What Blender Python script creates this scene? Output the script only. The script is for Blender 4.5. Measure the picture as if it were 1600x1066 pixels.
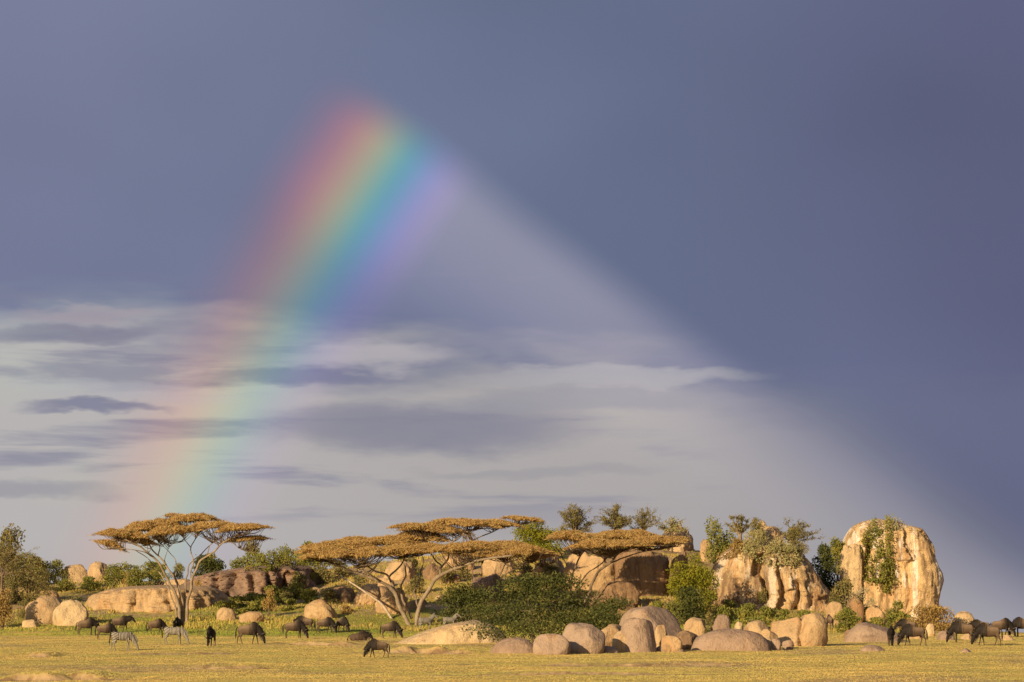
import bpy, bmesh, math, random
import numpy as np
from mathutils import Vector, Matrix, noise

# ------------------------------------------------------------------ reset
for o in list(bpy.data.objects):
    bpy.data.objects.remove(o, do_unlink=True)
scene = bpy.context.scene
C = scene.collection
R = math.radians
random.seed(7)
rng = np.random.default_rng(7)

# ------------------------------------------------------------------ camera
F = 5400.0            # focal length in pixels of the 1600 px wide photograph
YH = 990.0            # eye level
CZ = 4.8              # eye height above the ground datum
PITCH = math.atan((YH - 533.0) / F)
cam_d = bpy.data.cameras.new('camera')
cam = bpy.data.objects.new('camera', cam_d)
C.objects.link(cam)
cam.location = (0, 0, CZ)
cam.rotation_euler = (math.pi / 2 + PITCH, 0, 0)
cam_d.sensor_width = 36.0
cam_d.lens = F * 36.0 / 1600.0
cam_d.clip_start = 1.0
cam_d.clip_end = 80000.0
scene.camera = cam

# ------------------------------------------------------------------ sun and sky
SUN_AZ = 32.5         # antisolar point: degrees right of the view axis
SUN_EL = 15.7
a_, e_ = R(SUN_AZ), R(SUN_EL)
ANTI = Vector((math.sin(a_) * math.cos(e_), math.cos(a_) * math.cos(e_), -math.sin(e_)))
E1 = Vector((math.cos(a_), -math.sin(a_), 0))
E2 = E1.cross(ANTI)
sun_d = bpy.data.lights.new('sun', 'SUN')
sun_d.energy = 5.0
sun_d.angle = R(0.53)
sun_d.color = (1.0, 0.78, 0.48)
sun = bpy.data.objects.new('sun', sun_d)
C.objects.link(sun)
sun.rotation_euler = ANTI.to_track_quat('-Z', 'Y').to_euler()

scene.view_settings.view_transform = 'Standard'
scene.view_settings.look = 'None'
scene.view_settings.gamma = 1.0
scene.view_settings.exposure = 0.35
scene.view_settings.use_curve_mapping = False


def lin(*c):
    return tuple(((v / 255) / 12.92 if v / 255 <= 0.04045 else ((v / 255 + 0.055) / 1.055) ** 2.4) for v in c)


class X:
    """small expression wrapper around shader math nodes"""
    nt = None

    def __init__(s, v):
        s.v = v

    @staticmethod
    def op(kind, *args):
        n = X.nt.nodes.new('ShaderNodeMath')
        n.operation = kind
        for i, a in enumerate(args):
            if isinstance(a, X):
                a = a.v
            if isinstance(a, (int, float)):
                n.inputs[i].default_value = a
            else:
                X.nt.links.new(a, n.inputs[i])
        return X(n.outputs[0])

    def __add__(s, o): return X.op('ADD', s, o)
    __radd__ = __add__
    def __sub__(s, o): return X.op('SUBTRACT', s, o)
    def __rsub__(s, o): return X.op('SUBTRACT', o, s)
    def __mul__(s, o): return X.op('MULTIPLY', s, o)
    __rmul__ = __mul__


def sstep(a, b, x):
    n = X.nt.nodes.new('ShaderNodeMapRange')
    n.interpolation_type = 'SMOOTHSTEP'
    X.nt.links.new(x.v, n.inputs[0])
    lo, hi, t0, t1 = (a, b, 0.0, 1.0) if a < b else (b, a, 1.0, 0.0)
    n.inputs[1].default_value, n.inputs[2].default_value = lo, hi
    n.inputs[3].default_value, n.inputs[4].default_value = t0, t1
    return X(n.outputs[0])


def vdot(vec, c):
    n = X.nt.nodes.new('ShaderNodeVectorMath')
    n.operation = 'DOT_PRODUCT'
    X.nt.links.new(vec, n.inputs[0])
    n.inputs[1].default_value = c
    return X(n.outputs['Value'])


def comb(x, y, z):
    n = X.nt.nodes.new('ShaderNodeCombineXYZ')
    for i, v in enumerate((x, y, z)):
        if isinstance(v, X):
            X.nt.links.new(v.v, n.inputs[i])
        else:
            n.inputs[i].default_value = v
    return n.outputs[0]


def nnoise(vec, scale=1.0, detail=3.0, rough=0.5, dist=0.0):
    n = X.nt.nodes.new('ShaderNodeTexNoise')
    n.inputs['Scale'].default_value = scale
    n.inputs['Detail'].default_value = detail
    n.inputs['Roughness'].default_value = rough
    n.inputs['Distortion'].default_value = dist
    X.nt.links.new(vec, n.inputs['Vector'])
    return X(n.outputs[0])


def cmix(f, a, b, mode='MIX'):
    n = X.nt.nodes.new('ShaderNodeMix')
    n.data_type = 'RGBA'
    n.blend_type = mode
    n.clamp_factor = mode != 'ADD'
    for i, v in ((0, f), (6, a), (7, b)):
        if isinstance(v, X):
            v = v.v
        if isinstance(v, (int, float)):
            n.inputs[i].default_value = v
        elif isinstance(v, tuple):
            n.inputs[i].default_value = (v[0], v[1], v[2], 1)
        else:
            X.nt.links.new(v, n.inputs[i])
    return n.outputs[2]


def cramp(x, stops, interp='LINEAR'):
    n = X.nt.nodes.new('ShaderNodeValToRGB')
    n.color_ramp.interpolation = interp
    el = n.color_ramp.elements
    while len(el) < len(stops):
        el.new(0.5)
    for e, (p, c) in zip(el, stops):
        e.position = p
        e.color = (c[0], c[1], c[2], 1)
    X.nt.links.new(x.v, n.inputs[0])
    return n.outputs[0]


def build_world():
    w = bpy.data.worlds.new('World')
    scene.world = w
    w.use_nodes = True
    nt = w.node_tree
    nt.nodes.clear()
    X.nt = nt
    tc = nt.nodes.new('ShaderNodeTexCoord')
    nv = nt.nodes.new('ShaderNodeVectorMath')
    nv.operation = 'NORMALIZE'
    nt.links.new(tc.outputs['Generated'], nv.inputs[0])
    d = nv.outputs[0]
    sp = nt.nodes.new('ShaderNodeSeparateXYZ')
    nt.links.new(d, sp.inputs[0])
    dx, dy, dz = X(sp.outputs[0]), X(sp.outputs[1]), X(sp.outputs[2])
    DEG = 57.29578
    az = X.op('ARCTAN2', dx, dy) * DEG
    el = X.op('ARCSINE', dz) * DEG
    r = X.op('ARCCOSINE', vdot(d, ANTI)) * DEG                 # angle from the antisolar point
    phi = X.op('ARCTAN2', vdot(d, E1) * -1.0, vdot(d, E2)) * DEG  # bearing round it

    soft = nnoise(comb(az * 0.13, el * 0.2, 3.1), 1.0, 2.0)
    # storm cloud: a little lighter to the left, violet-grey to the right
    dark = cmix(sstep(-9.5, 0.5, az), lin(117, 123, 152), lin(103, 113, 141))
    dark = cmix(sstep(0.0, 8.5, az), dark, lin(95, 99, 129))
    dark = cmix(sstep(6.0, 11.5, el) * sstep(2.0, -8.0, az) * 0.5, dark, lin(128, 134, 160))
    mod = (soft - 0.5) * 0.55 + 1.0
    vm = nt.nodes.new('ShaderNodeVectorMath'); vm.operation = 'SCALE'
    nt.links.new(dark, vm.inputs[0]); nt.links.new(mod.v, vm.inputs[3])
    dark = vm.outputs[0]

    lit = sstep(56.55, 58.0, phi + (soft - 0.5) * 0.6) * sstep(78.0, 62.0, r)
    lit_low = sstep(55.2, 60.2, phi)
    # lower sky: pale rain-lit haze under the cloud base
    wav = nnoise(comb(az * 0.22, el * 0.85, 7.7), 1.0, 4.0, 0.55)
    base_el = sstep(-0.5, -8.0, az) * 0.75 + 4.35
    under = sstep(0.55, -0.75, el - base_el + (wav - 0.5) * 2.6)
    haze = cmix(sstep(-8.0, 1.0, az), lin(184, 180, 179), lin(173, 169, 166))
    haze = cmix(sstep(1.0, 8.5, az), haze, lin(150, 150, 154))
    haze = cmix(sstep(1.6, 0.0, el) * 0.75, haze, lin(168, 167, 168))
    col = cmix(under * (lit_low * 0.9 + 0.08), dark, haze)
    # long flat streaks of cloud in the lower sky
    st = nnoise(comb(az * 0.23, el * 1.9, 1.3), 1.0, 5.0, 0.55, 0.3)
    band = sstep(1.3, 2.6, el) * sstep(6.4, 5.0, el)
    stm = sstep(0.50, 0.66, st) * band * sstep(4.5, 0.5, az)
    col = cmix(stm * 0.7, col, lin(127, 128, 151))
    # particular clouds
    wob = (nnoise(comb(az * 0.5, el * 1.6, 4.4), 1.0, 4.0, 0.6) - 0.5)

    def blob(ca, ce, wa, we, col_, k, c):
        q = X.op('POWER', (az - ca) * (1.0 / wa), 2.0) + X.op('POWER', (el - ce + wob * 0.75) * (1.0 / we), 2.0)
        return cmix(sstep(1.0, 0.05, q) * k, c, col_)
    col = blob(-1.5, 3.42, 3.4, 0.55, lin(128, 129, 146), 0.8, col)
    col = blob(1.2, 3.9, 3.0, 0.30, lin(140, 142, 154), 0.6, col)
    col = blob(0.5, 2.7, 2.6, 0.14, lin(150, 149, 155), 0.5, col)
    col = blob(-3.5, 4.33, 2.2, 0.20, lin(118, 121, 146), 0.75, col)
    col = blob(-6.9, 3.78, 1.5, 0.13, lin(124, 126, 150), 0.85, col)
    col = blob(-7.6, 4.95, 2.3, 0.22, lin(122, 121, 144), 0.7, col)
    col = blob(-8.0, 2.35, 1.9, 0.22, lin(140, 138, 152), 0.55, col)
    col = blob(-2.3, 4.62, 1.6, 0.30, lin(178, 174, 177), 0.8, col)
    col = blob(-7.0, 5.25, 1.5, 0.16, lin(164, 154, 164), 0.7, col)
    col = blob(1.6, 4.25, 3.0, 0.18, lin(163, 163, 167), 0.75, col)
    col = blob(-6.2, 4.05, 2.6, 0.22, lin(176, 175, 182), 0.6, col)
    # sunlit rain below the cloud's shadow edge (edge runs to the antisolar point)
    inside = sstep(41.4, 40.3, r)
    ray = lit * sstep(62.2, 58.0, phi) * inside * sstep(33.0, 37.5, r)
    rayl = lit * sstep(61.0, 57.6, phi) * inside
    col = cmix(ray, col, lin(92, 86, 78), 'ADD')
    col = cmix(rayl * 0.4, col, lin(60, 58, 56), 'ADD')
    # the bow itself, a cone of 42 degrees about the antisolar point
    t = (r - 40.05) * (1.0 / 3.4)
    def rp(deg): return (deg - 40.0) / 3.4
    bow = cramp(t, [(0.0, (0, 0, 0)), (rp(40.45), (.055, .025, .09)), (rp(40.8), (.06, .055, .17)),
                    (rp(41.15), (.0, .13, .15)), (rp(41.42), (.05, .17, .09)), (rp(41.72), (.17, .16, .03)),
                    (rp(42.02), (.23, .095, .03)), (rp(42.35), (.17, .03, .03)), (rp(42.75), (.05, .004, .01)),
                    (rp(43.2), (0, 0, 0))], 'B_SPLINE')
    bown = soft
    bowi = lit * (sstep(65.0, 59.5, phi) * 0.36 + 0.36) * (bown * 0.8 + 0.6) * sstep(78.0, 66.0, phi)
    tint = cramp(t, [(0.0, (.5, .5, .5)), (rp(40.45), (.56, .50, .58)), (rp(40.8), (.47, .50, .60)),
                     (rp(41.15), (.38, .58, .56)), (rp(41.42), (.46, .64, .47)), (rp(41.72), (.64, .62, .40)),
                     (rp(42.02), (.75, .52, .34)), (rp(42.35), (.72, .44, .36)), (rp(42.75), (.57, .47, .45)),
                     (rp(43.2), (.5, .5, .5))], 'B_SPLINE')
    tw = nt.nodes.new('ShaderNodeVectorMath'); tw.operation = 'SCALE'
    nt.links.new(tint, tw.inputs[0]); tw.inputs[3].default_value = 2.0
    col = cmix(X.op('MINIMUM', bowi, 1.0), col, tw.outputs[0], 'MULTIPLY')
    col = cmix(bowi * (sstep(61.6, 59.2, phi) * 0.75 + 0.5), col, bow, 'ADD')

    sky = nt.nodes.new('ShaderNodeTexSky')
    sky.sky_type = 'NISHITA'
    sky.sun_disc = False
    sky.sun_elevation = R(SUN_EL)
    sky.sun_rotation = R(180 + SUN_AZ)
    ten = nt.nodes.new('ShaderNodeVectorMath'); ten.operation = 'SCALE'
    nt.links.new(col, ten.inputs[0]); ten.inputs[3].default_value = 10.0
    gaps = sstep(0.54, 0.75, nnoise(comb(az * 0.2, el * 0.9, 20.0), 1.0, 3.0)) * band * sstep(0.0, -6.0, az) * 0.22
    clear = sstep(85.0, 135.0, r) * 0.7                          # the sun's side of the sky is broken open
    fin = cmix(gaps + clear, ten.outputs[0], sky.outputs[0])
    bg = nt.nodes.new('ShaderNodeBackground')
    bg.inputs[1].default_value = 0.0785
    nt.links.new(fin, bg.inputs[0])
    out = nt.nodes.new('ShaderNodeOutputWorld')
    nt.links.new(bg.outputs[0], out.inputs[0])


build_world()

# ------------------------------------------------------------------ helpers
def at(px, py, D):
    """photo pixel and distance -> point in the place"""
    cx, cz = (px - 800.0) / F, (533.0 - py) / F
    vy = math.cos(PITCH) - cz * math.sin(PITCH)
    vz = math.sin(PITCH) + cz * math.cos(PITCH)
    return Vector((cx / vy * D, D, CZ + vz / vy * D))


def mpp(D):
    return D / F


def tag(o, label=None, cat=None, group=None, kind=None):
    if label: o['label'] = label
    if cat: o['category'] = cat
    if group: o['group'] = group
    if kind: o['kind'] = kind
    return o


def link(name, me, mat=None, parent=None, loc=None):
    o = bpy.data.objects.new(name, me)
    C.objects.link(o)
    if mat and not me.materials:
        me.materials.append(mat)
    if parent: o.parent = parent
    if loc is not None: o.location = loc
    return o


def empty(name, loc, rz=0.0, s=1.0):
    o = bpy.data.objects.new(name, None)
    C.objects.link(o)
    o.location = loc
    o.rotation_euler = (0, 0, rz)
    o.scale = (s, s, s)
    o.empty_display_size = 0.2
    return o


def copy_tree(src, parent=None):
    c = src.copy()
    C.objects.link(c)
    if parent: c.parent = parent
    for ch in src.children:
        copy_tree(ch, c)
    return c


def np_mesh(name, V, nper, smooth=False):
    """V: (N, nper, 3) array -> mesh of N separate polygons"""
    V = np.asarray(V, dtype=np.float32)
    n = V.shape[0]
    me = bpy.data.meshes.new(name)
    me.vertices.add(n * nper)
    me.vertices.foreach_set('co', V.reshape(-1))
    me.loops.add(n * nper)
    me.loops.foreach_set('vertex_index', np.arange(n * nper, dtype=np.int32))
    me.polygons.add(n)
    me.polygons.foreach_set('loop_start', np.arange(n, dtype=np.int32) * nper)
    me.polygons.foreach_set('loop_total', np.full(n, nper, dtype=np.int32))
    me.update(calc_edges=True)
    return me


def vnoise(x, y, seed=0):
    """numpy value noise, 0..1"""
    xi, yi = np.floor(x).astype(np.int64), np.floor(y).astype(np.int64)
    xf, yf = x - xi, y - yi
    def h(a, b):
        n = (a * 374761393 + b * 668265263 + seed * 974634211) & 0xffffffff
        n = ((n ^ (n >> 13)) * 1274126177) & 0xffffffff
        return ((n ^ (n >> 16)) & 0xffff) / 65535.0
    u, v = xf * xf * (3 - 2 * xf), yf * yf * (3 - 2 * yf)
    return (h(xi, yi) * (1 - u) + h(xi + 1, yi) * u) * (1 - v) + (h(xi, yi + 1) * (1 - u) + h(xi + 1, yi + 1) * u) * v


def fbm(x, y, seed=0, oct=4):
    s, a, t = 0.0, 1.0, 0.0
    for i in range(oct):
        s = s + a * vnoise(x * 2 ** i, y * 2 ** i, seed + i)
        t += a
        a *= 0.5
    return s / t


def ss(a, b, x):
    t = np.clip((x - a) / (b - a), 0, 1)
    return t * t * (3 - 2 * t)


# ------------------------------------------------------------------ terrain shape
HX = np.array([-900, -100, 0, 60, 150, 300, 430, 500, 600, 700, 800, 900, 1000, 1100, 1200, 1260, 1320, 1400, 1480, 1560, 1700, 2500.])
HY = np.array([955, 905, 900, 905, 902, 898, 884, 876, 868, 856, 850, 846, 842, 848, 862, 880, 912, 955, 985, 1004, 1010, 1010.])
HXm = (HX - 800) / F * 365.0
HZm = CZ + (990 - HY) / F * 365.0
BANKS = [  # x centre px, half width px, photo row, height, wiggle seed
    (95, 120, 1061, 0.30, 1), (500, 62, 1008, 0.30, 2), (668, 72, 1021, 0.38, 3), (360, 80, 1044, 0.16, 4),
    (62, 22, 1026, 0.20, 5), (1000, 190, 1041, 0.12, 6), (880, 230, 1056, 0.12, 7), (290, 110, 1021, 0.10, 8)]
BK = []
for bx, bw, by, bh, bs in BANKS:
    D = CZ / (0.0158 + (by - 990) / F)
    BK.append(((bx - 800) / F * D, bw / F * D, D, bh, bs))


def bank_line(b, x):
    return b[2] + 2.4 * (fbm(x * 0.5 + b[4] * 9.1, x * 0 + b[4], 40 + b[4], 5) - 0.5) + 0.9 * (fbm(x * 2.1, x * 0, 60 + b[4], 3) - 0.5)


def ground(x, D):
    x = np.asarray(x, dtype=float)
    D = np.asarray(D, dtype=float)
    base = 0.0158 * np.minimum(D, 292.0) + 0.19 * (1 - np.exp(-np.maximum(D - 292.0, 0) / 12.0))
    base = base - 1.9 * ss(312, 430, D) - 3.0 * ss(430, 1500, D)
    crest = np.interp(x, HXm, HZm)
    d0 = np.interp(x, HXm, np.where(HX < 700, 290.0, 298.0))
    up = ss(d0, 372.0, D) ** 1.15 * (1 - ss(392, 470, D))
    z = base + np.maximum(crest - 4.9, 0) * up
    z = z + (fbm(x * 0.09, D * 0.09, 3, 3) - 0.5) * (0.25 + 1.2 * up) * ss(60, 160, D)
    z = z + (fbm(x * 0.6, D * 0.6, 9, 3) - 0.5) * (0.10 + 0.5 * up)
    for b in BK:
        m = 1 - ss(0.35, 1.0, np.abs(x - b[0]) / b[1] + 0.9 * (fbm(x * 0.8, x * 0 + 2.5, 90 + b[4], 3) - 0.5))
        dl = bank_line(b, x)
        z = z + b[3] * m * (0.55 + 0.9 * vnoise(x * 1.3, x * 0, 70 + b[4])) * ss(0, 0.26, D - dl) * (1 - ss(1.5, 14, D - dl))
    return z


def gz(x, D):
    return float(ground(x, D))


def hit(px, py, d0=150.0, d1=420.0):
    """distance at which the sight line through a pixel meets the ground"""
    Ds = np.arange(d0, d1, 0.5)
    p = at(px, py, 1.0)
    x = p.x * Ds
    z = CZ + (p.z - CZ) * Ds
    below = np.nonzero(z <= ground(x, Ds))[0]
    return float(Ds[below[0]]) if len(below) else 303.0


def foot(px, py, spec):
    """distance of the slope behind a pixel, or the given one on the skyline"""
    Ds = np.arange(200.0, 374.0, 0.5)
    p = at(px, py, 1.0)
    below = np.nonzero(CZ + (p.z - CZ) * Ds <= ground(p.x * Ds, Ds))[0]
    return float(Ds[below[0]]) + 0.6 if len(below) else min(spec, 372.0)


# ------------------------------------------------------------------ materials
def new_mat(name, rough=0.9):
    m = bpy.data.materials.new(name)
    m.use_nodes = True
    nt = m.node_tree
    X.nt = nt
    bsdf = nt.nodes['Principled BSDF']
    bsdf.inputs['Roughness'].default_value = rough
    bsdf.inputs['Specular IOR Level'].default_value = 0.15
    return m, nt, bsdf


def obj_coords(nt, which='Object'):
    tc = nt.nodes.new('ShaderNodeTexCoord')
    return tc.outputs[which]


def vscale(nt, v, s, off=None):
    n = nt.nodes.new('ShaderNodeMapping')
    n.inputs['Scale'].default_value = s
    if off: n.inputs['Location'].default_value = off
    nt.links.new(v, n.inputs[0])
    return n.outputs[0]


def set_bump(nt, bsdf, h, strength, dist):
    b = nt.nodes.new('ShaderNodeBump')
    b.inputs['Strength'].default_value = strength
    b.inputs['Distance'].default_value = dist
    nt.links.new(h.v, b.inputs['Height'])
    nt.links.new(b.outputs[0], bsdf.inputs['Normal'])


def rock_mat(name, c1, c2, c3, streak=0.5, white=0.0, rust=0.3, side=False):
    m, nt, bsdf = new_mat(name, 0.92)
    oi = nt.nodes.new('ShaderNodeObjectInfo')
    geo = nt.nodes.new('ShaderNodeNewGeometry')
    pos = geo.outputs['Position']
    big = nnoise(vscale(nt, pos, (0.45, 0.45, 0.45)), 1.0, 4.0, 0.6)
    col = cmix(sstep(0.36, 0.66, big), c1, c2)
    col = cmix((X(oi.outputs['Random']) - 0.5) * 0.5 + 0.25, col, c3)
    med = nnoise(vscale(nt, pos, (1.6, 1.6, 1.6)), 1.0, 5.0, 0.65)
    col = cmix(sstep(0.52, 0.72, med) * 0.55, col, tuple(v * 0.42 for v in c2))
    ru = nnoise(vscale(nt, pos, (0.5, 0.5, 0.3), (9, 3, 1)), 1.0, 4.0, 0.6)
    col = cmix(sstep(0.52, 0.70, ru) * rust, col, (0.46, 0.22, 0.085))
    sv = nnoise(vscale(nt, pos, (1.9, 1.9, 0.13)), 1.0, 5.0, 0.62)
    col = cmix(sstep(0.48, 0.64, sv) * streak, col, (0.13, 0.082, 0.052))
    if white > 0:
        fs = nnoise(vscale(nt, pos, (5.5, 5.5, 0.35), (2, 2, 2)), 1.0, 4.0, 0.6)
        col = cmix(sstep(0.52, 0.68, fs) * 0.5, col, (0.19, 0.115, 0.065))
        wv = nnoise(vscale(nt, pos, (0.9, 0.9, 0.09), (5, 1, 0)), 1.0, 5.0, 0.62)
        col = cmix(sstep(0.49, 0.61, wv) * white, col, (0.74, 0.66, 0.56))
    if side:   # dark water staining and a bush's shadow, both painted onto one flank
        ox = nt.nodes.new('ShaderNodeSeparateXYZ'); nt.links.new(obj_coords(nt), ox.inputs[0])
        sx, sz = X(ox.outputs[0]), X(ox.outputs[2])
        stain_shade = sstep(0.2, -0.9, sx + (med - 0.5) * 2.5) * sstep(6.9, 5.6, sz + (sv - 0.5) * 3.0 + sx * -0.25)
        col = cmix(stain_shade * (sstep(0.40, 0.58, sv) * 0.6 + 0.32), col, (0.175, 0.105, 0.062))
    fine = nnoise(vscale(nt, pos, (7, 7, 7)), 1.0, 3.0, 0.7)
    col = cmix(sstep(0.55, 0.75, fine) * 0.35, col, (0.12, 0.085, 0.06))
    nt.links.new(col, bsdf.inputs['Base Color'])
    set_bump(nt, bsdf, med * 0.6 + fine * 0.3 + sv * 0.9 * streak, 0.9, 0.35)
    return m


def leaf_mat(name, ca, cb, cc=None, trans=0.25, rough=0.75):
    m, nt, bsdf = new_mat(name, rough)
    geo = nt.nodes.new('ShaderNodeNewGeometry')
    rnd = X(geo.outputs['Random Per Island'])
    pos = geo.outputs['Position']
    col = cmix(rnd, ca, cb)
    if cc:
        cl = nnoise(vscale(nt, pos, (0.9, 0.9, 0.9)), 1.0, 3.0)
        col = cmix(sstep(0.48, 0.66, cl) * 0.8, col, cc)
    nt.links.new(col, bsdf.inputs['Base Color'])
    tr = nt.nodes.new('ShaderNodeBsdfTranslucent')
    nt.links.new(col, tr.inputs[0])
    ms = nt.nodes.new('ShaderNodeMixShader')
    ms.inputs[0].default_value = trans
    nt.links.new(bsdf.outputs[0], ms.inputs[1])
    nt.links.new(tr.outputs[0], ms.inputs[2])
    nt.links.new(ms.outputs[0], nt.nodes['Material Output'].inputs[0])
    return m


def bark_mat(name, ca, cb):
    m, nt, bsdf = new_mat(name, 0.95)
    geo = nt.nodes.new('ShaderNodeNewGeometry')
    n1 = nnoise(vscale(nt, geo.outputs['Position'], (3, 3, 1.2)), 1.0, 4.0, 0.6)
    n2 = nnoise(vscale(nt, geo.outputs['Position'], (14, 14, 3)), 1.0, 3.0, 0.6)
    nt.links.new(cmix(sstep(0.35, 0.65, n1), ca, cb), bsdf.inputs['Base Color'])
    set_bump(nt, bsdf, n2, 0.7, 0.06)
    return m


M = {}
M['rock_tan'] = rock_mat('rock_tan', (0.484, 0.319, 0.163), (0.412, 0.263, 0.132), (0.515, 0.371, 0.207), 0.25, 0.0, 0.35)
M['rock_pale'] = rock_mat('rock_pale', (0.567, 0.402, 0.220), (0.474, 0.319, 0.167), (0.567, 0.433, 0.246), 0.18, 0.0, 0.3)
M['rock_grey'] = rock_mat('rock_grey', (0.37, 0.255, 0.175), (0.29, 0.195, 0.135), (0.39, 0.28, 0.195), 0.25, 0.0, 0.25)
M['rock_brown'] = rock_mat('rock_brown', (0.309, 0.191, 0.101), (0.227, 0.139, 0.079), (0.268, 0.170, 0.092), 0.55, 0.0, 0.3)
M['rock_slab'] = rock_mat('rock_slab', (0.31, 0.20, 0.135), (0.19, 0.125, 0.092), (0.27, 0.18, 0.125), 0.35, 0.0, 0.3)
M['rock_cliff'] = rock_mat('rock_cliff', (0.622, 0.412, 0.200), (0.514, 0.328, 0.158), (0.645, 0.454, 0.225), 0.6, 0.95, 0.5)
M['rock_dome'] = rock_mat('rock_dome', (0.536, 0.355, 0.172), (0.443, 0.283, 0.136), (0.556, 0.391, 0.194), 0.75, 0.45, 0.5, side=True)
M['acacia'] = leaf_mat('acacia_leaf', (0.56, 0.36, 0.125), (0.39, 0.25, 0.095), (0.52, 0.36, 0.13), 0.30)
M['dark_bush'] = leaf_mat('dark_bush_leaf', (0.060, 0.070, 0.018), (0.090, 0.098, 0.025), (0.15, 0.15, 0.042), 0.2)
M['yellow_bush'] = leaf_mat('yellow_bush_leaf', (0.25, 0.235, 0.020), (0.165, 0.17, 0.018), (0.32, 0.28, 0.025), 0.25)
M['mid_bush'] = leaf_mat('mid_bush_leaf', (0.26, 0.25, 0.05), (0.17, 0.175, 0.042), (0.34, 0.29, 0.06), 0.25)
M['olive_bush'] = leaf_mat('olive_bush_leaf', (0.25, 0.205, 0.07), (0.165, 0.145, 0.055), (0.32, 0.25, 0.08), 0.25)
M['dry_bush'] = leaf_mat('dry_bush_leaf', (0.42, 0.27, 0.09), (0.27, 0.185, 0.065), (0.46, 0.30, 0.085), 0.25)
M['grey_bush'] = leaf_mat('grey_bush_leaf', (0.42, 0.37, 0.16), (0.31, 0.28, 0.12), (0.48, 0.39, 0.18), 0.25)
M['bark'] = bark_mat('bark', (0.20, 0.145, 0.095), (0.31, 0.24, 0.165))
M['bark_dark'] = bark_mat('bark_dark', (0.10, 0.07, 0.048), (0.20, 0.14, 0.09))
M['bark_pale'] = bark_mat('bark_pale', (0.50, 0.40, 0.29), (0.36, 0.27, 0.18))


def ground_mat():
    m, nt, bsdf = new_mat('ground', 0.95)
    geo = nt.nodes.new('ShaderNodeNewGeometry')
    pos = geo.outputs['Position']
    at_ = nt.nodes.new('ShaderNodeAttribute'); at_.attribute_name = 'lush'
    lush = X(at_.outputs['Fac'])
    ab = nt.nodes.new('ShaderNodeAttribute'); ab.attribute_name = 'bare'
    bare = X(ab.outputs['Fac'])
    n1 = nnoise(vscale(nt, pos, (0.22, 0.10, 0.22)), 1.0, 5.0, 0.6)
    n2 = nnoise(vscale(nt, pos, (1.5, 0.6, 1.5)), 1.0, 4.0, 0.6)
    col = cmix(sstep(0.38, 0.62, n1), (0.60, 0.42, 0.11), (0.48, 0.37, 0.09))
    col = cmix(sstep(0.50, 0.70, n2) * 0.7, col, (0.25, 0.165, 0.06))
    col = cmix(lush, col, cmix(sstep(0.4, 0.6, n2), (0.26, 0.24, 0.05), (0.36, 0.28, 0.08)))
    col = cmix(bare, col, cmix(sstep(0.4, 0.65, n2), (0.46, 0.31, 0.16), (0.27, 0.165, 0.08)))
    nt.links.new(col, bsdf.inputs['Base Color'])
    set_bump(nt, bsdf, n2, 0.8, 0.12)
    return m


M['ground'] = ground_mat()


def grass_mat(name, gold, straw, green, g0, g1):
    m, nt, bsdf = new_mat(name, 0.7)
    geo = nt.nodes.new('ShaderNodeNewGeometry')
    pos = geo.outputs['Position']
    rnd = X(geo.outputs['Random Per Island'])
    n1 = nnoise(vscale(nt, pos, (0.09, 0.09, 0.0)), 1.0, 5.0, 0.6)
    n2 = nnoise(vscale(nt, pos, (0.25, 0.25, 0.0), (3, 8, 0)), 1.0, 5.0, 0.65)
    col = cmix(rnd, gold, straw)
    col = cmix(sstep(g0, g1, n1), col, green)
    col = cmix(sstep(0.54, 0.66, n2) * 0.6, col, (0.32, 0.22, 0.075))
    nt.links.new(col, bsdf.inputs['Base Color'])
    tr = nt.nodes.new('ShaderNodeBsdfTranslucent')
    nt.links.new(col, tr.inputs[0])
    ms = nt.nodes.new('ShaderNodeMixShader')
    ms.inputs[0].default_value = 0.2
    nt.links.new(bsdf.outputs[0], ms.inputs[1])
    nt.links.new(tr.outputs[0], ms.inputs[2])
    nt.links.new(ms.outputs[0], nt.nodes['Material Output'].inputs[0])
    return m


M['grass'] = grass_mat('dry_grass', (0.63, 0.46, 0.145), (0.57, 0.42, 0.135), (0.44, 0.385, 0.11), 0.44, 0.60)
M['lush'] = grass_mat('lush_grass', (0.29, 0.32, 0.045), (0.38, 0.36, 0.065), (0.20, 0.25, 0.035), 0.42, 0.6)
M['slope_grass'] = grass_mat('slope_grass', (0.52, 0.38, 0.10), (0.40, 0.31, 0.08), (0.28, 0.26, 0.06), 0.46, 0.62)

# ------------------------------------------------------------------ ground sheet
def lushness(x, D):
    px = 800 + x / D * F
    l = ss(288, 300, D) * (1 - 0.75 * ss(318, 335, D)) * (1 - ss(1150, 1330, px))
    l = l * ss(0.30, 0.55, fbm(x * 0.12, D * 0.12, 21, 3) + 0.12)
    return l


def bareness(x, D):
    b = ss(0.58, 0.70, fbm(x * 0.10 + 50, D * 0.12, 31, 5)) * 0.55
    for k in BK:
        m = 1 - ss(0.7, 1.15, np.abs(x - k[0]) / k[1])
        dl = D - bank_line(k, x)
        b = np.maximum(b, m * ss(-1.1, -0.4, dl) * (1 - ss(0.12, 0.4, dl)))
    b = np.maximum(b, ss(305, 330, D) * ss(0.42, 0.58, fbm(x * 0.3 + 5, D * 0.3, 33, 3)))
    return b


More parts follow.
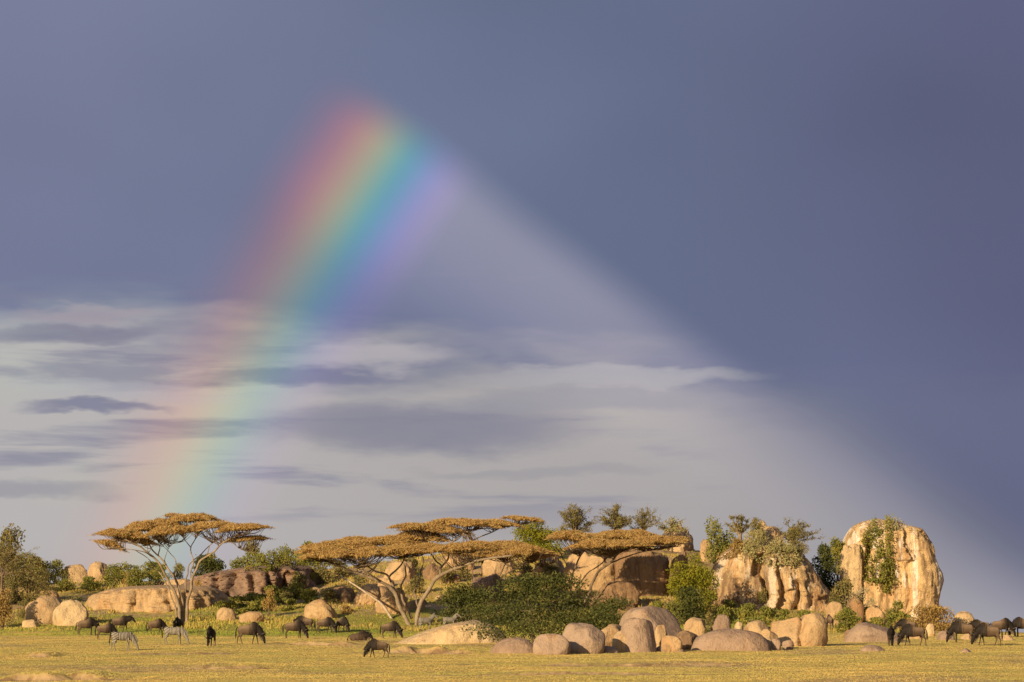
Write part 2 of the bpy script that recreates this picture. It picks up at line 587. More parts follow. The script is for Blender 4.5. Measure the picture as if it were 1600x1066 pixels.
def build_ground():
    far = np.array([60, 90, 140, 220, 400, 800, 1800, 4000, 9000, 20000, 40000.])
    xs = np.concatenate([-far[::-1] - 0.01, np.arange(-48, 48.01, 0.45), far])
    xs = np.unique(xs)
    ds = [np.array([-40000, -15000, -5000, -1500, -400, -100, 0, 50, 90, 120.]), np.arange(135, 400, 0.75),
          np.array([410, 420, 435, 450, 475, 500, 550, 620, 720, 900, 1200, 1600, 2500, 4000, 7000, 12000, 22000, 45000.])]
    for b in BK:
        ds.append(np.arange(b[2] - 1.7, b[2] + 1.9, 0.12))
    ds = np.unique(np.round(np.concatenate(ds), 3))
    gx, gd = np.meshgrid(xs, ds)
    z = ground(gx, np.maximum(gd, -100))
    z = np.where(gd < 120, 0.0158 * np.maximum(gd, -100), z)
    nx, ny = len(xs), len(ds)
    V = np.stack([gx, gd, z], -1).reshape(-1, 3).astype(np.float32)
    i = np.arange(nx * ny).reshape(ny, nx)
    quads = np.stack([i[:-1, :-1], i[:-1, 1:], i[1:, 1:], i[1:, :-1]], -1).reshape(-1, 4).astype(np.int32)
    me = bpy.data.meshes.new('ground')
    me.vertices.add(len(V)); me.vertices.foreach_set('co', V.reshape(-1))
    me.loops.add(quads.size); me.loops.foreach_set('vertex_index', quads.reshape(-1))
    me.polygons.add(len(quads))
    me.polygons.foreach_set('loop_start', np.arange(len(quads), dtype=np.int32) * 4)
    me.polygons.foreach_set('loop_total', np.full(len(quads), 4, dtype=np.int32))
    me.update(calc_edges=True)
    me.polygons.foreach_set('use_smooth', np.ones(len(quads), dtype=bool))
    for nm, fn in (('lush', lushness), ('bare', bareness)):
        a = me.attributes.new(nm, 'FLOAT', 'POINT')
        dd = np.maximum(V[:, 1], 100).astype(float)
        a.data.foreach_set('value', np.asarray(fn(V[:, 0].astype(float), dd), dtype=np.float32))
    o = link('ground', me, M['ground'])
    tag(o, 'wide plain of short golden grass rising gently to the rocks', 'ground', kind='structure')


build_ground()


def tufts(name, n, xr, dr, keep, h0, h1, w, mat, label, blades=3, dens=None):
    """upright grass blades, one stuff object"""
    D = dr[0] + (dr[1] - dr[0]) * rng.random(n)
    lim = 0.18 * D
    x = (rng.random(n) * 2 - 1) * np.minimum(lim, xr)
    k = keep(x, D)
    sel = rng.random(n) < k
    x, D, k = x[sel], D[sel], k[sel]
    z = ground(x, D)
    n = len(x)
    hgt = (h0 + (h1 - h0) * rng.random(n) ** 2) * (0.45 + 0.9 * fbm(x * 0.3, D * 0.15, 77, 3))
    out = []
    for b in range(blades):
        yaw = rng.random(n) * math.pi * 2
        ox, oy = (rng.random(n) - 0.5) * w * 2.2, (rng.random(n) - 0.5) * w * 2.2
        lean = (rng.random(n) - 0.5) * 0.9
        bw = w * (0.6 + 0.8 * rng.random(n)) * 0.5
        hh = hgt * (0.6 + 0.6 * rng.random(n))
        cx, cy = np.cos(yaw), np.sin(yaw)
        p0 = np.stack([x + ox - cx * bw, D + oy - cy * bw, z - 0.03], -1)
        p1 = np.stack([x + ox + cx * bw, D + oy + cy * bw, z - 0.03], -1)
        p2 = np.stack([x + ox + cx * lean * hh, D + oy - cy * lean * hh * 0.5, z + hh], -1)
        out.append(np.stack([p0, p1, p2], 1))
    me = np_mesh(name, np.concatenate(out), 3)
    o = link(name, me, mat)
    tag(o, label, 'grass', kind='stuff')
    return o


tufts('dry_grass', 340000, 45, (150, 312), lambda x, D: (1 - 0.93 * bareness(x, D)) * (1 - 0.5 * lushness(x, D)),
      0.018, 0.060, 0.036, M['grass'], 'short golden dry grass covering the open plain')
tufts('lush_grass', 80000, 45, (286, 340), lambda x, D: lushness(x, D) * (1 - 0.8 * bareness(x, D)),
      0.04, 0.17, 0.08, M['lush'], 'fresh green grass along the foot of the rocky hill')
tufts('slope_grass', 60000, 50, (305, 392), lambda x, D: ss(0.40, 0.62, fbm(x * 0.2, D * 0.2, 55, 3)) * (1 - ss(1330, 1480, 800 + x / D * F)),
      0.10, 0.40, 0.12, M['slope_grass'], 'rough yellow green grass between the rocks on the hillside')

# ------------------------------------------------------------------ rocks
def bm_finish(bm, name, smooth=True):
    me = bpy.data.meshes.new(name)
    bm.to_mesh(me)
    bm.free()
    if smooth:
        me.polygons.foreach_set('use_smooth', np.ones(len(me.polygons), dtype=bool))
    return me


def rock(x0, x1, yt, yb, mat, label, D=None, deep=0.8, sq=2.4, rough=0.10, cuts=2, sub=4, seed=None, name='boulder',
         lean=0.0, flat=0.0, group=None, sharp=0.0, cleft=None, cat='rock', base_z=None, bury=0.30):
    seed = seed if seed is not None else int(x0 * 7 + yt * 13)
    rd = random.Random(seed)
    cxp = 0.5 * (x0 + x1)
    if D is None:
        Dg = hit(cxp, yb)
        D = Dg + 0.40 * deep * (x1 - x0) * mpp(Dg)
    c = at(cxp, yb, D)
    top = at(cxp, yt, D)
    W = (x1 - x0) * mpp(D)
    g = min(gz(c.x + s * W * 0.45, D + q * W * deep * 0.45) for s in (-1, 0, 1) for q in (-1, 0, 1))
    zb = base_z if base_z is not None else min(c.z, g + 0.25 * (top.z - c.z)) - bury * (top.z - c.z) - 0.1
    H = top.z - zb
    bm = bmesh.new()
    bmesh.ops.create_icosphere(bm, subdivisions=sub, radius=1.0)
    planes = []
    for i in range(cuts):
        v = Vector((rd.uniform(-1, 1), rd.uniform(-1, .4), rd.uniform(-.2, .9))).normalized()
        planes.append((v, rd.uniform(0.66, 0.88)))
    off = Vector((rd.uniform(0, 99), rd.uniform(0, 99), rd.uniform(0, 99)))
    for v in bm.verts:
        d = v.co.normalized()
        k = (abs(d.x) ** sq + abs(d.y) ** sq + abs(d.z) ** sq) ** (-1.0 / sq)
        p = d * k
        for nrm, dist in planes:
            s = p.dot(nrm) - dist
            if s > 0:
                p = p - nrm * s * 0.94
        q = p + off
        n1 = noise.fractal(q * 1.1, 1.0, 2.0, 3)
        n2 = noise.fractal(q * 3.6, 0.9, 2.0, 4)
        rid = abs(noise.noise(q * 1.7))
        p = p * (1 + rough * (n1 * 1.1 + n2 * 0.35)) - d * max(0, 0.06 - rid) * 1.2 * (0.4 + sharp)
        if sharp:
            wq = Vector((p.x * 2.2, p.y * 2.2, p.z * 1.3)) + off + noise.noise_vector(q * 1.4) * 0.5
            p = p + d * sharp * 0.09 * (noise.cell(wq) + 0.5 * noise.cell(wq * 2.1))
        if cleft:
            w = abs(p.x - cleft[0] - 0.12 * noise.noise(q * 1.5)) / cleft[1]
            if w < 1: p = p - d * cleft[2] * (1 - w * w)
        v.co = p
    xs = [v.co.x for v in bm.verts]; zs = [v.co.z for v in bm.verts]; ys = [v.co.y for v in bm.verts]
    mx, Mx, mz, Mz, my, My = min(xs), max(xs), min(zs), max(zs), min(ys), max(ys)
    for v in bm.verts:
        ux = (v.co.x - mx) / (Mx - mx) - 0.5
        uz = (v.co.z - mz) / (Mz - mz)
        uy = (v.co.y - my) / (My - my) - 0.5
        # a dome: keep its belly buried
        z = uz
        v.co = Vector((ux * W + lean * (uz - 0.3) * W, uy * W * deep, z * H))
    bmesh.ops.delete(bm, geom=[v for v in bm.verts if v.co.z < -5], context='VERTS')
    me = bm_finish(bm, name)
    o = link(name, me, M[mat] if isinstance(mat, str) else mat, loc=(c.x, D, zb))
    tag(o, label, cat, group)
    return o


def dome(x0, x1, yt, yb, mat, label, **kw):
    """low rock whose widest line is at the ground: mostly buried ellipsoid"""
    extra = (yb - yt) * 0.9
    Dg = kw.pop('D', None)
    if Dg is None:
        h = hit(0.5 * (x0 + x1), yb)
        Dg = h + 0.4 * kw.get('deep', 0.8) * (x1 - x0) * mpp(h)
    return rock(x0, x1, yt, yb + extra, mat, label, D=Dg, **kw)


def loft_rock(outline, D, depth, mat, label, name='boulder', sq=3.0, nz=110, na=190, flute=0.35, rough=0.35, clefts=(), seed=1, cat='rock', block=0.0):
    """outline: rows (y, left px, right px) of the rock as seen; depth: its half thickness in metres"""
    outline = sorted(outline)
    ys = np.array([o[0] for o in outline], float); xl = np.array([o[1] for o in outline], float); xr = np.array([o[2] for o in outline], float)
    base = at(0.5 * (xl[-1] + xr[-1]), ys[-1], D)
    ytop, ybot = ys[0], ys[-1]
    bm = bmesh.new()
    rings = []
    off = Vector((seed * 7.3, seed * 3.1, seed * 1.7))
    wmax = (xr - xl).max()
    for i in range(nz + 1):
        t = i / nz
        y = ytop + (ybot - ytop) * (t ** 1.25)
        l, r_ = float(np.interp(y, ys, xl)), float(np.interp(y, ys, xr))
        pl, pr = at(l, y, D), at(r_, y, D)
        cx, rx = 0.5 * (pl.x + pr.x), 0.5 * (pr.x - pl.x)
        capf = min(1.0, t / 0.22)
        ry = depth * (0.35 + 0.65 * math.sin(capf * math.pi / 2)) * (0.75 + 0.25 * (r_ - l) / wmax)
        row = []
        for j in range(na):
            a = 2 * math.pi * j / na
            ca, sa = math.cos(a), math.sin(a)
            k = (abs(ca) ** sq + abs(sa) ** sq) ** (-1 / sq)
            p = Vector((cx + rx * ca * k, D + ry * sa * k, pl.z))
            dv = Vector((ca, sa, 0))
            q = p * 0.5 + off
            fl = 1 - abs(noise.noise(Vector((p.x * 0.55, p.y * 0.55, p.z * 0.10)) + off)) * 2
            n1 = noise.fractal(Vector((p.x * 0.45, p.y * 0.45, p.z * 0.3)) + off, 1.0, 2.0, 4)
            n2 = noise.fractal(Vector((p.x * 1.8, p.y * 1.8, p.z * 1.1)) + off, 0.9, 2.0, 4)
            wq = Vector((p.x * 0.42, p.y * 0.42, p.z * 0.17)) + off + noise.noise_vector(p * 0.35) * 0.55
            stepn = noise.cell(wq) + 0.6 * noise.cell(wq * 2.3)
            n3 = noise.fractal(Vector((p.x * 2.6, p.y * 2.6, p.z * 0.5)) + off, 0.9, 2.0, 4)
            amt = (block * stepn - flute * max(0, fl) ** 3 + rough * n1 + rough * 0.45 * n2 + 0.16 * n3) * (0.35 + 0.65 * capf)
            edge = 1 - 0.7 * abs(ca) ** 3
            p = p + dv * amt * edge
            for (xc, y0, y1, wd, dp) in clefts:
                wx = at(xc + 3 * math.sin(y * 0.09), y, D).x
                w = abs(p.x - wx) / wd
                if w < 1 and sa < 0.2 and y0 < y < y1:
                    fade = min(1, (y - y0) / 8, (y1 - y) / 8)
                    p.y += dp * (1 - w * w) * fade
            row.append(bm.verts.new(p - Vector((base.x, D, 0))))
        rings.append(row)
    top = bm.verts.new(sum((v.co for v in rings[0]), Vector()) / na + Vector((0, 0, 0.15)))
    for j in range(na):
        bm.faces.new((top, rings[0][j], rings[0][(j + 1) % na]))
    for i in range(nz):
        for j in range(na):
            bm.faces.new((rings[i][j], rings[i + 1][j], rings[i + 1][(j + 1) % na], rings[i][(j + 1) % na]))
    bm.faces.new(rings[-1])
    bmesh.ops.recalc_face_normals(bm, faces=bm.faces)
    zb = min(v.co.z for v in bm.verts)
    for v in bm.verts: v.co.z -= zb
    me = bm_finish(bm, name)
    o = link(name, me, M[mat], loc=(base.x, D, zb))
    tag(o, label, cat)
    return o


# --- the great rocks on the right
MONO = loft_rock([(813, 1356, 1388), (816, 1345, 1402), (821, 1336, 1416), (827, 1328, 1437), (836, 1323, 1443), (848, 1319, 1449), (862, 1317, 1455),
           (876, 1315, 1459), (886, 1314, 1462), (896, 1315, 1468), (908, 1316, 1470), (922, 1318, 1466), (938, 1320, 1462), (960, 1321, 1460), (990, 1321, 1458)],
          338, 4.6, 'rock_cliff', 'huge upright granite monolith with white streaked front and green creeper', 'granite_monolith', sq=4.2, flute=0.12, block=0.30,
          rough=0.26, clefts=[(1349, 846, 912, 0.35, 1.3), (1336, 815, 846, 0.2, 0.5), (1412, 880, 960, 0.2, 0.35)], seed=3)
rock(1313, 1347, 849, 908, 'rock_pale', 'tall pale slab leaning on the left flank of the monolith', D=333.6, deep=0.6, sq=4.5, rough=0.12, cuts=4, sub=5, sharp=0.8, name='rock_slab')
rock(1416, 1433, 826, 834, 'rock_pale', 'small flat cap stone perched on top of the monolith', D=336.5, deep=0.8, sq=3.5, rough=0.08, sub=3, name='cap_stone')
rock(1488, 1526, 955, 984, 'rock_pale', 'rounded tan boulder beside the brown bush right of the monolith', D=316, deep=0.9, cuts=2)
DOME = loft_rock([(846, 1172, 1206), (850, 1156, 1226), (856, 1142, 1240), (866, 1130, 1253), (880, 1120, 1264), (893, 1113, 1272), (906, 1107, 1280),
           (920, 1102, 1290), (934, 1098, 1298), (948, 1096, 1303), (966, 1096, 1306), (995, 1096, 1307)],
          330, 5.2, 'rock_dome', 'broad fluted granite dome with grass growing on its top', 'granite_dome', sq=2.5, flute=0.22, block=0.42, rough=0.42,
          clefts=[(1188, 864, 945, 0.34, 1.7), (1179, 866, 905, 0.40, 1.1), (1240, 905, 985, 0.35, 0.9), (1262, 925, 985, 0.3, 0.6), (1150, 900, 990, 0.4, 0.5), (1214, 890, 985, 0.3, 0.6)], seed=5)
from mathutils.bvhtree import BVHTree
BVH = {}


def on_rock(px, py, rk):
    if rk.name not in BVH:
        bm = bmesh.new(); bm.from_mesh(rk.data)
        bmesh.ops.translate(bm, verts=bm.verts, vec=rk.location)
        BVH[rk.name] = BVHTree.FromBMesh(bm); bm.free()
    d = (at(px, py, 1.0) - cam.location).normalized()
    h = BVH[rk.name].ray_cast(Vector((0, 0, CZ)), d)
    return (h[0], h[1]) if h[0] is not None else (None, None)


rock(1190, 1226, 822, 858, 'rock_tan', 'cracked tan rock on top of the dome under the shrubs', D=331, deep=0.8, sq=3.6, cuts=3, rough=0.12, sharp=0.6, name='rock', base_z=at(1200, 862, 331).z)
rock(1180, 1203, 813, 848, 'rock_pale', 'small pale summit knob above the granite dome', D=333, deep=0.9, sq=2.6, cuts=2, rough=0.1, name='rock', base_z=at(1190, 860, 333).z)
for a in [
    (1094, 1116, 842, 884, 'rock_tan', 'narrow lit block wedged behind the bright green bush', 345, 0.8, 3.4, 2),
    (1030, 1086, 821, 868, 'rock_tan', 'rounded tan rock behind the right end of the right hand acacia', 352, 0.9, 2.6, 3),
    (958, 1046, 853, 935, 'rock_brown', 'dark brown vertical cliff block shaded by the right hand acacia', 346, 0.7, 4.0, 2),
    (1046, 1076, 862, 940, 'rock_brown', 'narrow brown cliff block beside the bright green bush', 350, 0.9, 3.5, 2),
    (880, 968, 862, 930, 'rock_tan', 'broad tan rock seen between the limbs of the right hand acacia', 352, 0.7, 3.2, 3),
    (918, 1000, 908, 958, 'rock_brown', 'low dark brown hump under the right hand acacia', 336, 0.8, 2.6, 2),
    (830, 884, 868, 915, 'rock_tan', 'orange tan rock between the two spreading acacias', 352, 0.8, 3.0, 3),
    (752, 802, 868, 905, 'rock_tan', 'blocky tan rock behind the small acacia stems', 355, 0.8, 3.6, 3),
    (733, 792, 896, 948, 'rock_slab', 'purplish domed rock behind the small acacia', 344, 0.8, 2.4, 2),
    (690, 742, 864, 898, 'rock_tan', 'tan rock high on the slope above the large acacia fork', 358, 0.8, 3.2, 3),
    (660, 700, 880, 912, 'rock_brown', 'brown rock behind the right limb of the large acacia', 352, 0.8, 3.2, 3),
    (598, 650, 876, 912, 'rock_tan', 'tan rock behind the middle limbs of the large acacia', 354, 0.8, 3.0, 3),
    (586, 640, 918, 965, 'rock_tan', 'orange tan rock just left of the large acacia trunk', 330, 0.8, 2.8, 3),
    (552, 596, 912, 950, 'rock_tan', 'cracked orange rock behind the leaning pale branch', 336, 0.8, 3.2, 3),
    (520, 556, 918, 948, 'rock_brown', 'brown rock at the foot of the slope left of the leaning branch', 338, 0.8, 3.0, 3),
]:
    rock(a[0], a[1], a[2], a[3], a[4], a[5], D=a[6] if a[3] < 855 else foot(0.5 * (a[0] + a[1]), a[3] - 6, a[6]), deep=a[7], sq=a[8], cuts=a[9], rough=0.13, sharp=0.6, sub=5)

# --- left side
loft_rock([(916, 205, 330), (922, 168, 342), (930, 145, 352), (940, 137, 362), (955, 133, 368), (975, 130, 372)], 334, 8.5, 'rock_tan',
          'long smooth tan granite whaleback behind the left acacia', 'rock_slab', sq=2.2, nz=60, flute=0.2, block=0.25, rough=0.8, seed=11, clefts=[(225, 922, 975, 0.3, 0.6), (300, 922, 975, 0.4, 0.7)])
loft_rock([(884, 420, 478), (889, 368, 492), (897, 326, 500), (908, 296, 504), (922, 270, 504), (940, 250, 500), (975, 240, 500)], 346, 11.0, 'rock_slab',
          'dark grey granite slab sloping up behind the left acacia', 'rock_slab', sq=2.2, nz=60, flute=0.25, block=0.42, rough=1.1, seed=12, clefts=[(350, 890, 950, 0.5, 1.2), (405, 888, 950, 0.4, 1.0), (448, 886, 950, 0.5, 1.2)])
for a in [
    (38, 106, 930, 980, 'rock_tan', 'large rounded tan boulder with a smaller pale one leaning on it', 311, 0.9, 2.5, 2),
    (82, 138, 936, 982, 'rock_pale', 'pale egg shaped boulder leaning on the larger tan boulder', 307, 0.9, 2.2, 1),
    (58, 92, 921, 945, 'rock_tan', 'small tan rock peeping over the large rounded boulder', 318, 0.8, 3.0, 2),
    (-24, 15, 906, 950, 'rock_tan', 'tan boulder behind the reddish bush at the edge of the scrub', 316, 0.9, 2.4, 2),
    (94, 140, 882, 915, 'rock_tan', 'pale outcrop rock on the skyline above the scrub', 366, 0.8, 3.2, 3),
    (136, 171, 877, 914, 'rock_tan', 'upright outcrop rock on the skyline split from its neighbour', 364, 0.8, 3.2, 3),
    (177, 194, 886, 906, 'rock_tan', 'small skyline rock beside the outcrop', 364, 0.8, 3.0, 2),
    (252, 302, 904, 932, 'rock_tan', 'ledge rock behind the forked trunk of the left acacia', 346, 0.7, 3.2, 3),
    (316, 355, 900, 918, 'rock_tan', 'orange ledge stone lying on the dark slab', 350, 0.8, 3.4, 2),
    (300, 362, 913, 930, 'rock_pale', 'flat pale ledge stone right of the left acacia', 336, 0.6, 3.2, 2),
    (338, 370, 949, 974, 'rock_tan', 'round boulder in the green grass right of the left acacia', 312, 0.9, 2.4, 2),
    (372, 414, 955, 978, 'rock_tan', 'low reddish rock at the foot of the grassy slope', 313, 0.8, 2.6, 3),
    (474, 528, 936, 972, 'rock_tan', 'pointed tan rock above the grazing herd', 318, 0.8, 2.2, 4),
    (34, 60, 968, 986, 'rock_pale', 'small pale stone in front of the large rounded boulder', 302, 0.8, 2.6, 3),
]:
    rock(a[0], a[1], a[2], a[3], a[4], a[5], D=foot(0.5 * (a[0] + a[1]), a[3] - 5, a[6]), deep=a[7], sq=a[8], cuts=a[9], rough=0.11, sharp=0.4)

rub = random.Random(5)
for i in range(26):
    px = rub.choice([rub.uniform(480, 720), rub.uniform(480, 720), rub.uniform(720, 900), rub.uniform(1020, 1110), rub.uniform(370, 480)])
    py = rub.uniform(893, 958)
    w = rub.uniform(12, 30)
    rock(px - w / 2, px + w / 2, py - w * rub.uniform(.45, .8), py + 3, rub.choice(['rock_tan', 'rock_tan', 'rock_brown']), ('loose stone half sunk in the grass below the dark grey slab' if px < 480 else 'loose stone half sunk in the slope round the largest acacia' if px < 720 else 'loose stone half sunk in the slope behind the big dark bush' if px < 950 else 'loose stone half sunk in the slope below the dark cliff blocks'),
         D=foot(px, py, 350), deep=0.9, sq=3.0, cuts=3, rough=0.12, sub=3, name='stone', group='loose stones on the hillside', seed=300 + i)

# --- the boulders in front
loft_rock([(971, 728, 752), (974, 706, 766), (980, 682, 776), (987, 660, 784), (995, 640, 790), (1003, 622, 796), (1010, 608, 800), (1022, 600, 806)], 259, 3.4, 'rock_pale',
          'long pale whaleback rock sloping down left of the big dark bush', 'boulder', sq=2.2, nz=50, na=120, flute=0.05, rough=0.16, seed=15)
for a in [
    (764, 842, 996, 1021, 'rock_grey', 'low wedge of smooth rock at the end of the boulder row', 0.7, 2.2, 1, 0),
    (1080, 1203, 982, 1017, 'rock_grey', 'broad low smooth boulder between standing block and split boulder', 0.6, 2.5, 1, 0),
    (1318, 1412, 972, 1003, 'rock_grey', 'low smooth grey dome behind the grazing wildebeest', 0.7, 2.2, 1, 0),
    (915, 968, 1009, 1021, 'rock_grey', 'flat stone slab lying at the foot of the tallest rounded boulder', 0.8, 2.6, 1, 0),
    (1022, 1072, 1007, 1019, 'rock_grey', 'flat cracked slab lying right of the standing block', 0.8, 3.0, 1, 0),
    (1343, 1384, 1008, 1018, 'rock_grey', 'small pale stone lying flat in the open grass', 0.8, 2.4, 1, 0),
    (1500, 1522, 1013, 1020, 'rock_grey', 'tiny grey stone in the grass near the grazing wildebeest', 0.8, 2.4, 1, 0),
]:
    dome(a[0], a[1], a[2], a[3], a[4], a[5], deep=a[6], sq=a[7], cuts=a[8], rough=0.06, sub=4)
for a in [
    (832, 892, 990, 1023, 'rock_grey', 'rounded squat boulder between wedge and taller boulder', None, 0.9, 2.8, 1),
    (878, 946, 973, 1022, 'rock_grey', 'tall rounded tan boulder with a peaked top beside the dark bush', None, 0.9, 2.5, 2),
    (920, 984, 975, 1016, 'rock_tan', 'orange tan boulder tucked behind the tall rounded boulder', 232, 0.9, 2.4, 2),
    (956, 990, 985, 1019, 'rock_tan', 'slim boulder leaning against the standing block', 228, 0.9, 2.4, 1),
    (964, 1068, 947, 1014, 'rock_grey', 'big rounded boulder rising behind the standing block', 240, 0.9, 2.3, 3),
    (969, 1026, 965, 1020, 'rock_grey', 'upright flat topped standing block with a sharp shaded edge', None, 0.75, 4.0, 3),
    (1022, 1044, 976, 1010, 'rock_tan', 'rusty rock filling the gap right of the standing block', 236, 0.9, 2.6, 2),
    (1030, 1066, 993, 1012, 'rock_tan', 'small orange rock right of the standing block', 229, 0.9, 2.6, 2),
    (1056, 1092, 985, 1008, 'rock_brown', 'rough rubble rock left of the broad low boulder', 234, 0.9, 2.8, 3),
    (1068, 1110, 964, 994, 'rock_tan', 'boulder behind the broad low one, left of a small dark shrub', 252, 0.9, 2.6, 2),
    (1110, 1142, 960, 990, 'rock_grey', 'boulder behind the broad low one, right of a small dark shrub', 253, 0.9, 2.8, 2),
    (1147, 1163, 971, 984, 'rock_pale', 'little pale stone in the scrub below the dome', 262, 0.9, 2.6, 2),
    (1162, 1204, 969, 998, 'rock_tan', 'smooth conical boulder behind the broad low boulder', 246, 0.9, 2.2, 1),
    (1186, 1216, 982, 1004, 'rock_tan', 'medium tan rock against the split boulder', 238, 0.9, 2.6, 2),
    (1188, 1206, 996, 1010, 'rock_pale', 'small pale stone between broad boulder and split boulder', 234, 0.9, 2.6, 1),
    (1205, 1220, 998, 1010, 'rock_grey', 'small grey stone in front of the split boulder', 233, 0.9, 2.6, 1),
    (1222, 1240, 1000, 1010, 'rock_grey', 'little grey stone at the foot of the split boulder', 235, 0.9, 2.6, 1),
    (1464, 1492, 985, 1003, 'rock_grey', 'rounded rock between two grazing wildebeest', 270, 0.8, 2.6, 2),
    (1446, 1462, 974, 990, 'rock_pale', 'small round pale rock in front of the brown bush', 288, 0.9, 2.4, 1),
    (1500, 1524, 990, 1004, 'rock_tan', 'squarish rock behind the legs of a grazing wildebeest', 273, 0.8, 3.2, 2),
    (1562, 1584, 992, 1004, 'rock_tan', 'squarish rock right of the grazing wildebeest pair', 272, 0.8, 3.2, 2),
    (1420, 1446, 988, 1002, 'rock_tan', 'low tan rock behind a grazing wildebeest', 277, 0.8, 3.0, 2),
    (1318, 1345, 984, 1002, 'rock_brown', 'dark brown rock at the left end of the grey dome', 277, 0.8, 2.8, 2),
    (1290, 1318, 940, 976, 'rock_tan', 'tan rubble rock in the gully between dome and monolith', 316, 0.9, 2.8, 3),
    (1322, 1350, 930, 965, 'rock_brown', 'brown rubble rock below the monolith', 318, 0.9, 2.8, 3),
    (1352, 1384, 946, 972, 'rock_tan', 'tan rubble rock under the creeper on the monolith', 318, 0.9, 2.8, 3),
]:
    rock(a[0], a[1], a[2], a[3], a[4], a[5], D=a[6], deep=a[7], sq=a[8], cuts=a[9] + 2, rough=0.06)
rock(1204, 1294, 957, 1010, 'rock_tan', 'big tan boulder with a dark split down its front below the dome', deep=0.85, sq=2.7, cuts=2, rough=0.06, sub=5,
     cleft=(0.02, 0.10, 0.28))

# ------------------------------------------------------------------ trees and shrubs
def spline(pts, n):
    P = [Vector(p) for p in pts]
    P = [P[0] * 2 - P[1]] + P + [P[-1] * 2 - P[-2]]
    out = []
    for i in range(1, len(P) - 2):
        for k in range(n):
            t = k / n
            a, b, c, d = P[i - 1], P[i], P[i + 1], P[i + 2]
            out.append(0.5 * ((2 * b) + (c - a) * t + (2 * a - 5 * b + 4 * c - d) * t * t + (3 * b - a - 3 * c + d) * t ** 3))
    out.append(P[-2])
    return out


def tube(bm, pts, r0, r1, sides=7, wob=0.0):
    rings = []
    n = len(pts)
    side = Vector((0.3, 1, 0.1)).normalized()
    for i, p in enumerate(pts):
        t = (pts[min(i + 1, n - 1)] - pts[max(i - 1, 0)])
        if t.length < 1e-6: t = Vector((0, 0, 1))
        t.normalize()
        u = t.cross(side)
        if u.length < 1e-3: u = t.orthogonal()
        u.normalize()
        v = t.cross(u)
        f = i / max(1, n - 1)
        r = r0 + (r1 - r0) * f
        r *= 1 + wob * noise.noise(p * 1.3)
        rings.append([bm.verts.new(p + (u * math.cos(2 * math.pi * k / sides) + v * math.sin(2 * math.pi * k / sides)) * r) for k in range(sides)])
    for a, b in zip(rings, rings[1:]):
        for k in range(sides):
            bm.faces.new((a[k], a[(k + 1) % sides], b[(k + 1) % sides], b[k]))
    bm.faces.new(rings[0][::-1])
    bm.faces.new(rings[-1])


def leaves(centers, size, elong=1.0, up=0.3, dirs=None, seed=0, jit=0.35):
    """rhombic leaf faces round given centres"""
    r = np.random.default_rng(seed)
    n = len(centers)
    nrm = r.normal(size=(n, 3)); nrm[:, 2] = np.abs(nrm[:, 2]) * 0.7 + up * 0.5
    nrm /= np.linalg.norm(nrm, axis=1, keepdims=True)
    d = r.normal(size=(n, 3)) if dirs is None else dirs + r.normal(size=(n, 3)) * jit
    d -= nrm * (d * nrm).sum(1, keepdims=True)
    d /= np.linalg.norm(d, axis=1, keepdims=True) + 1e-9
    s = np.cross(nrm, d)
    L = (size * (0.6 + 0.8 * r.random(n)))[:, None]
    w = L / (1.0 + elong)
    return np.stack([centers - d * L * 0.5, centers + s * w * 0.5, centers + d * L * 0.5, centers - s * w * 0.5], 1)


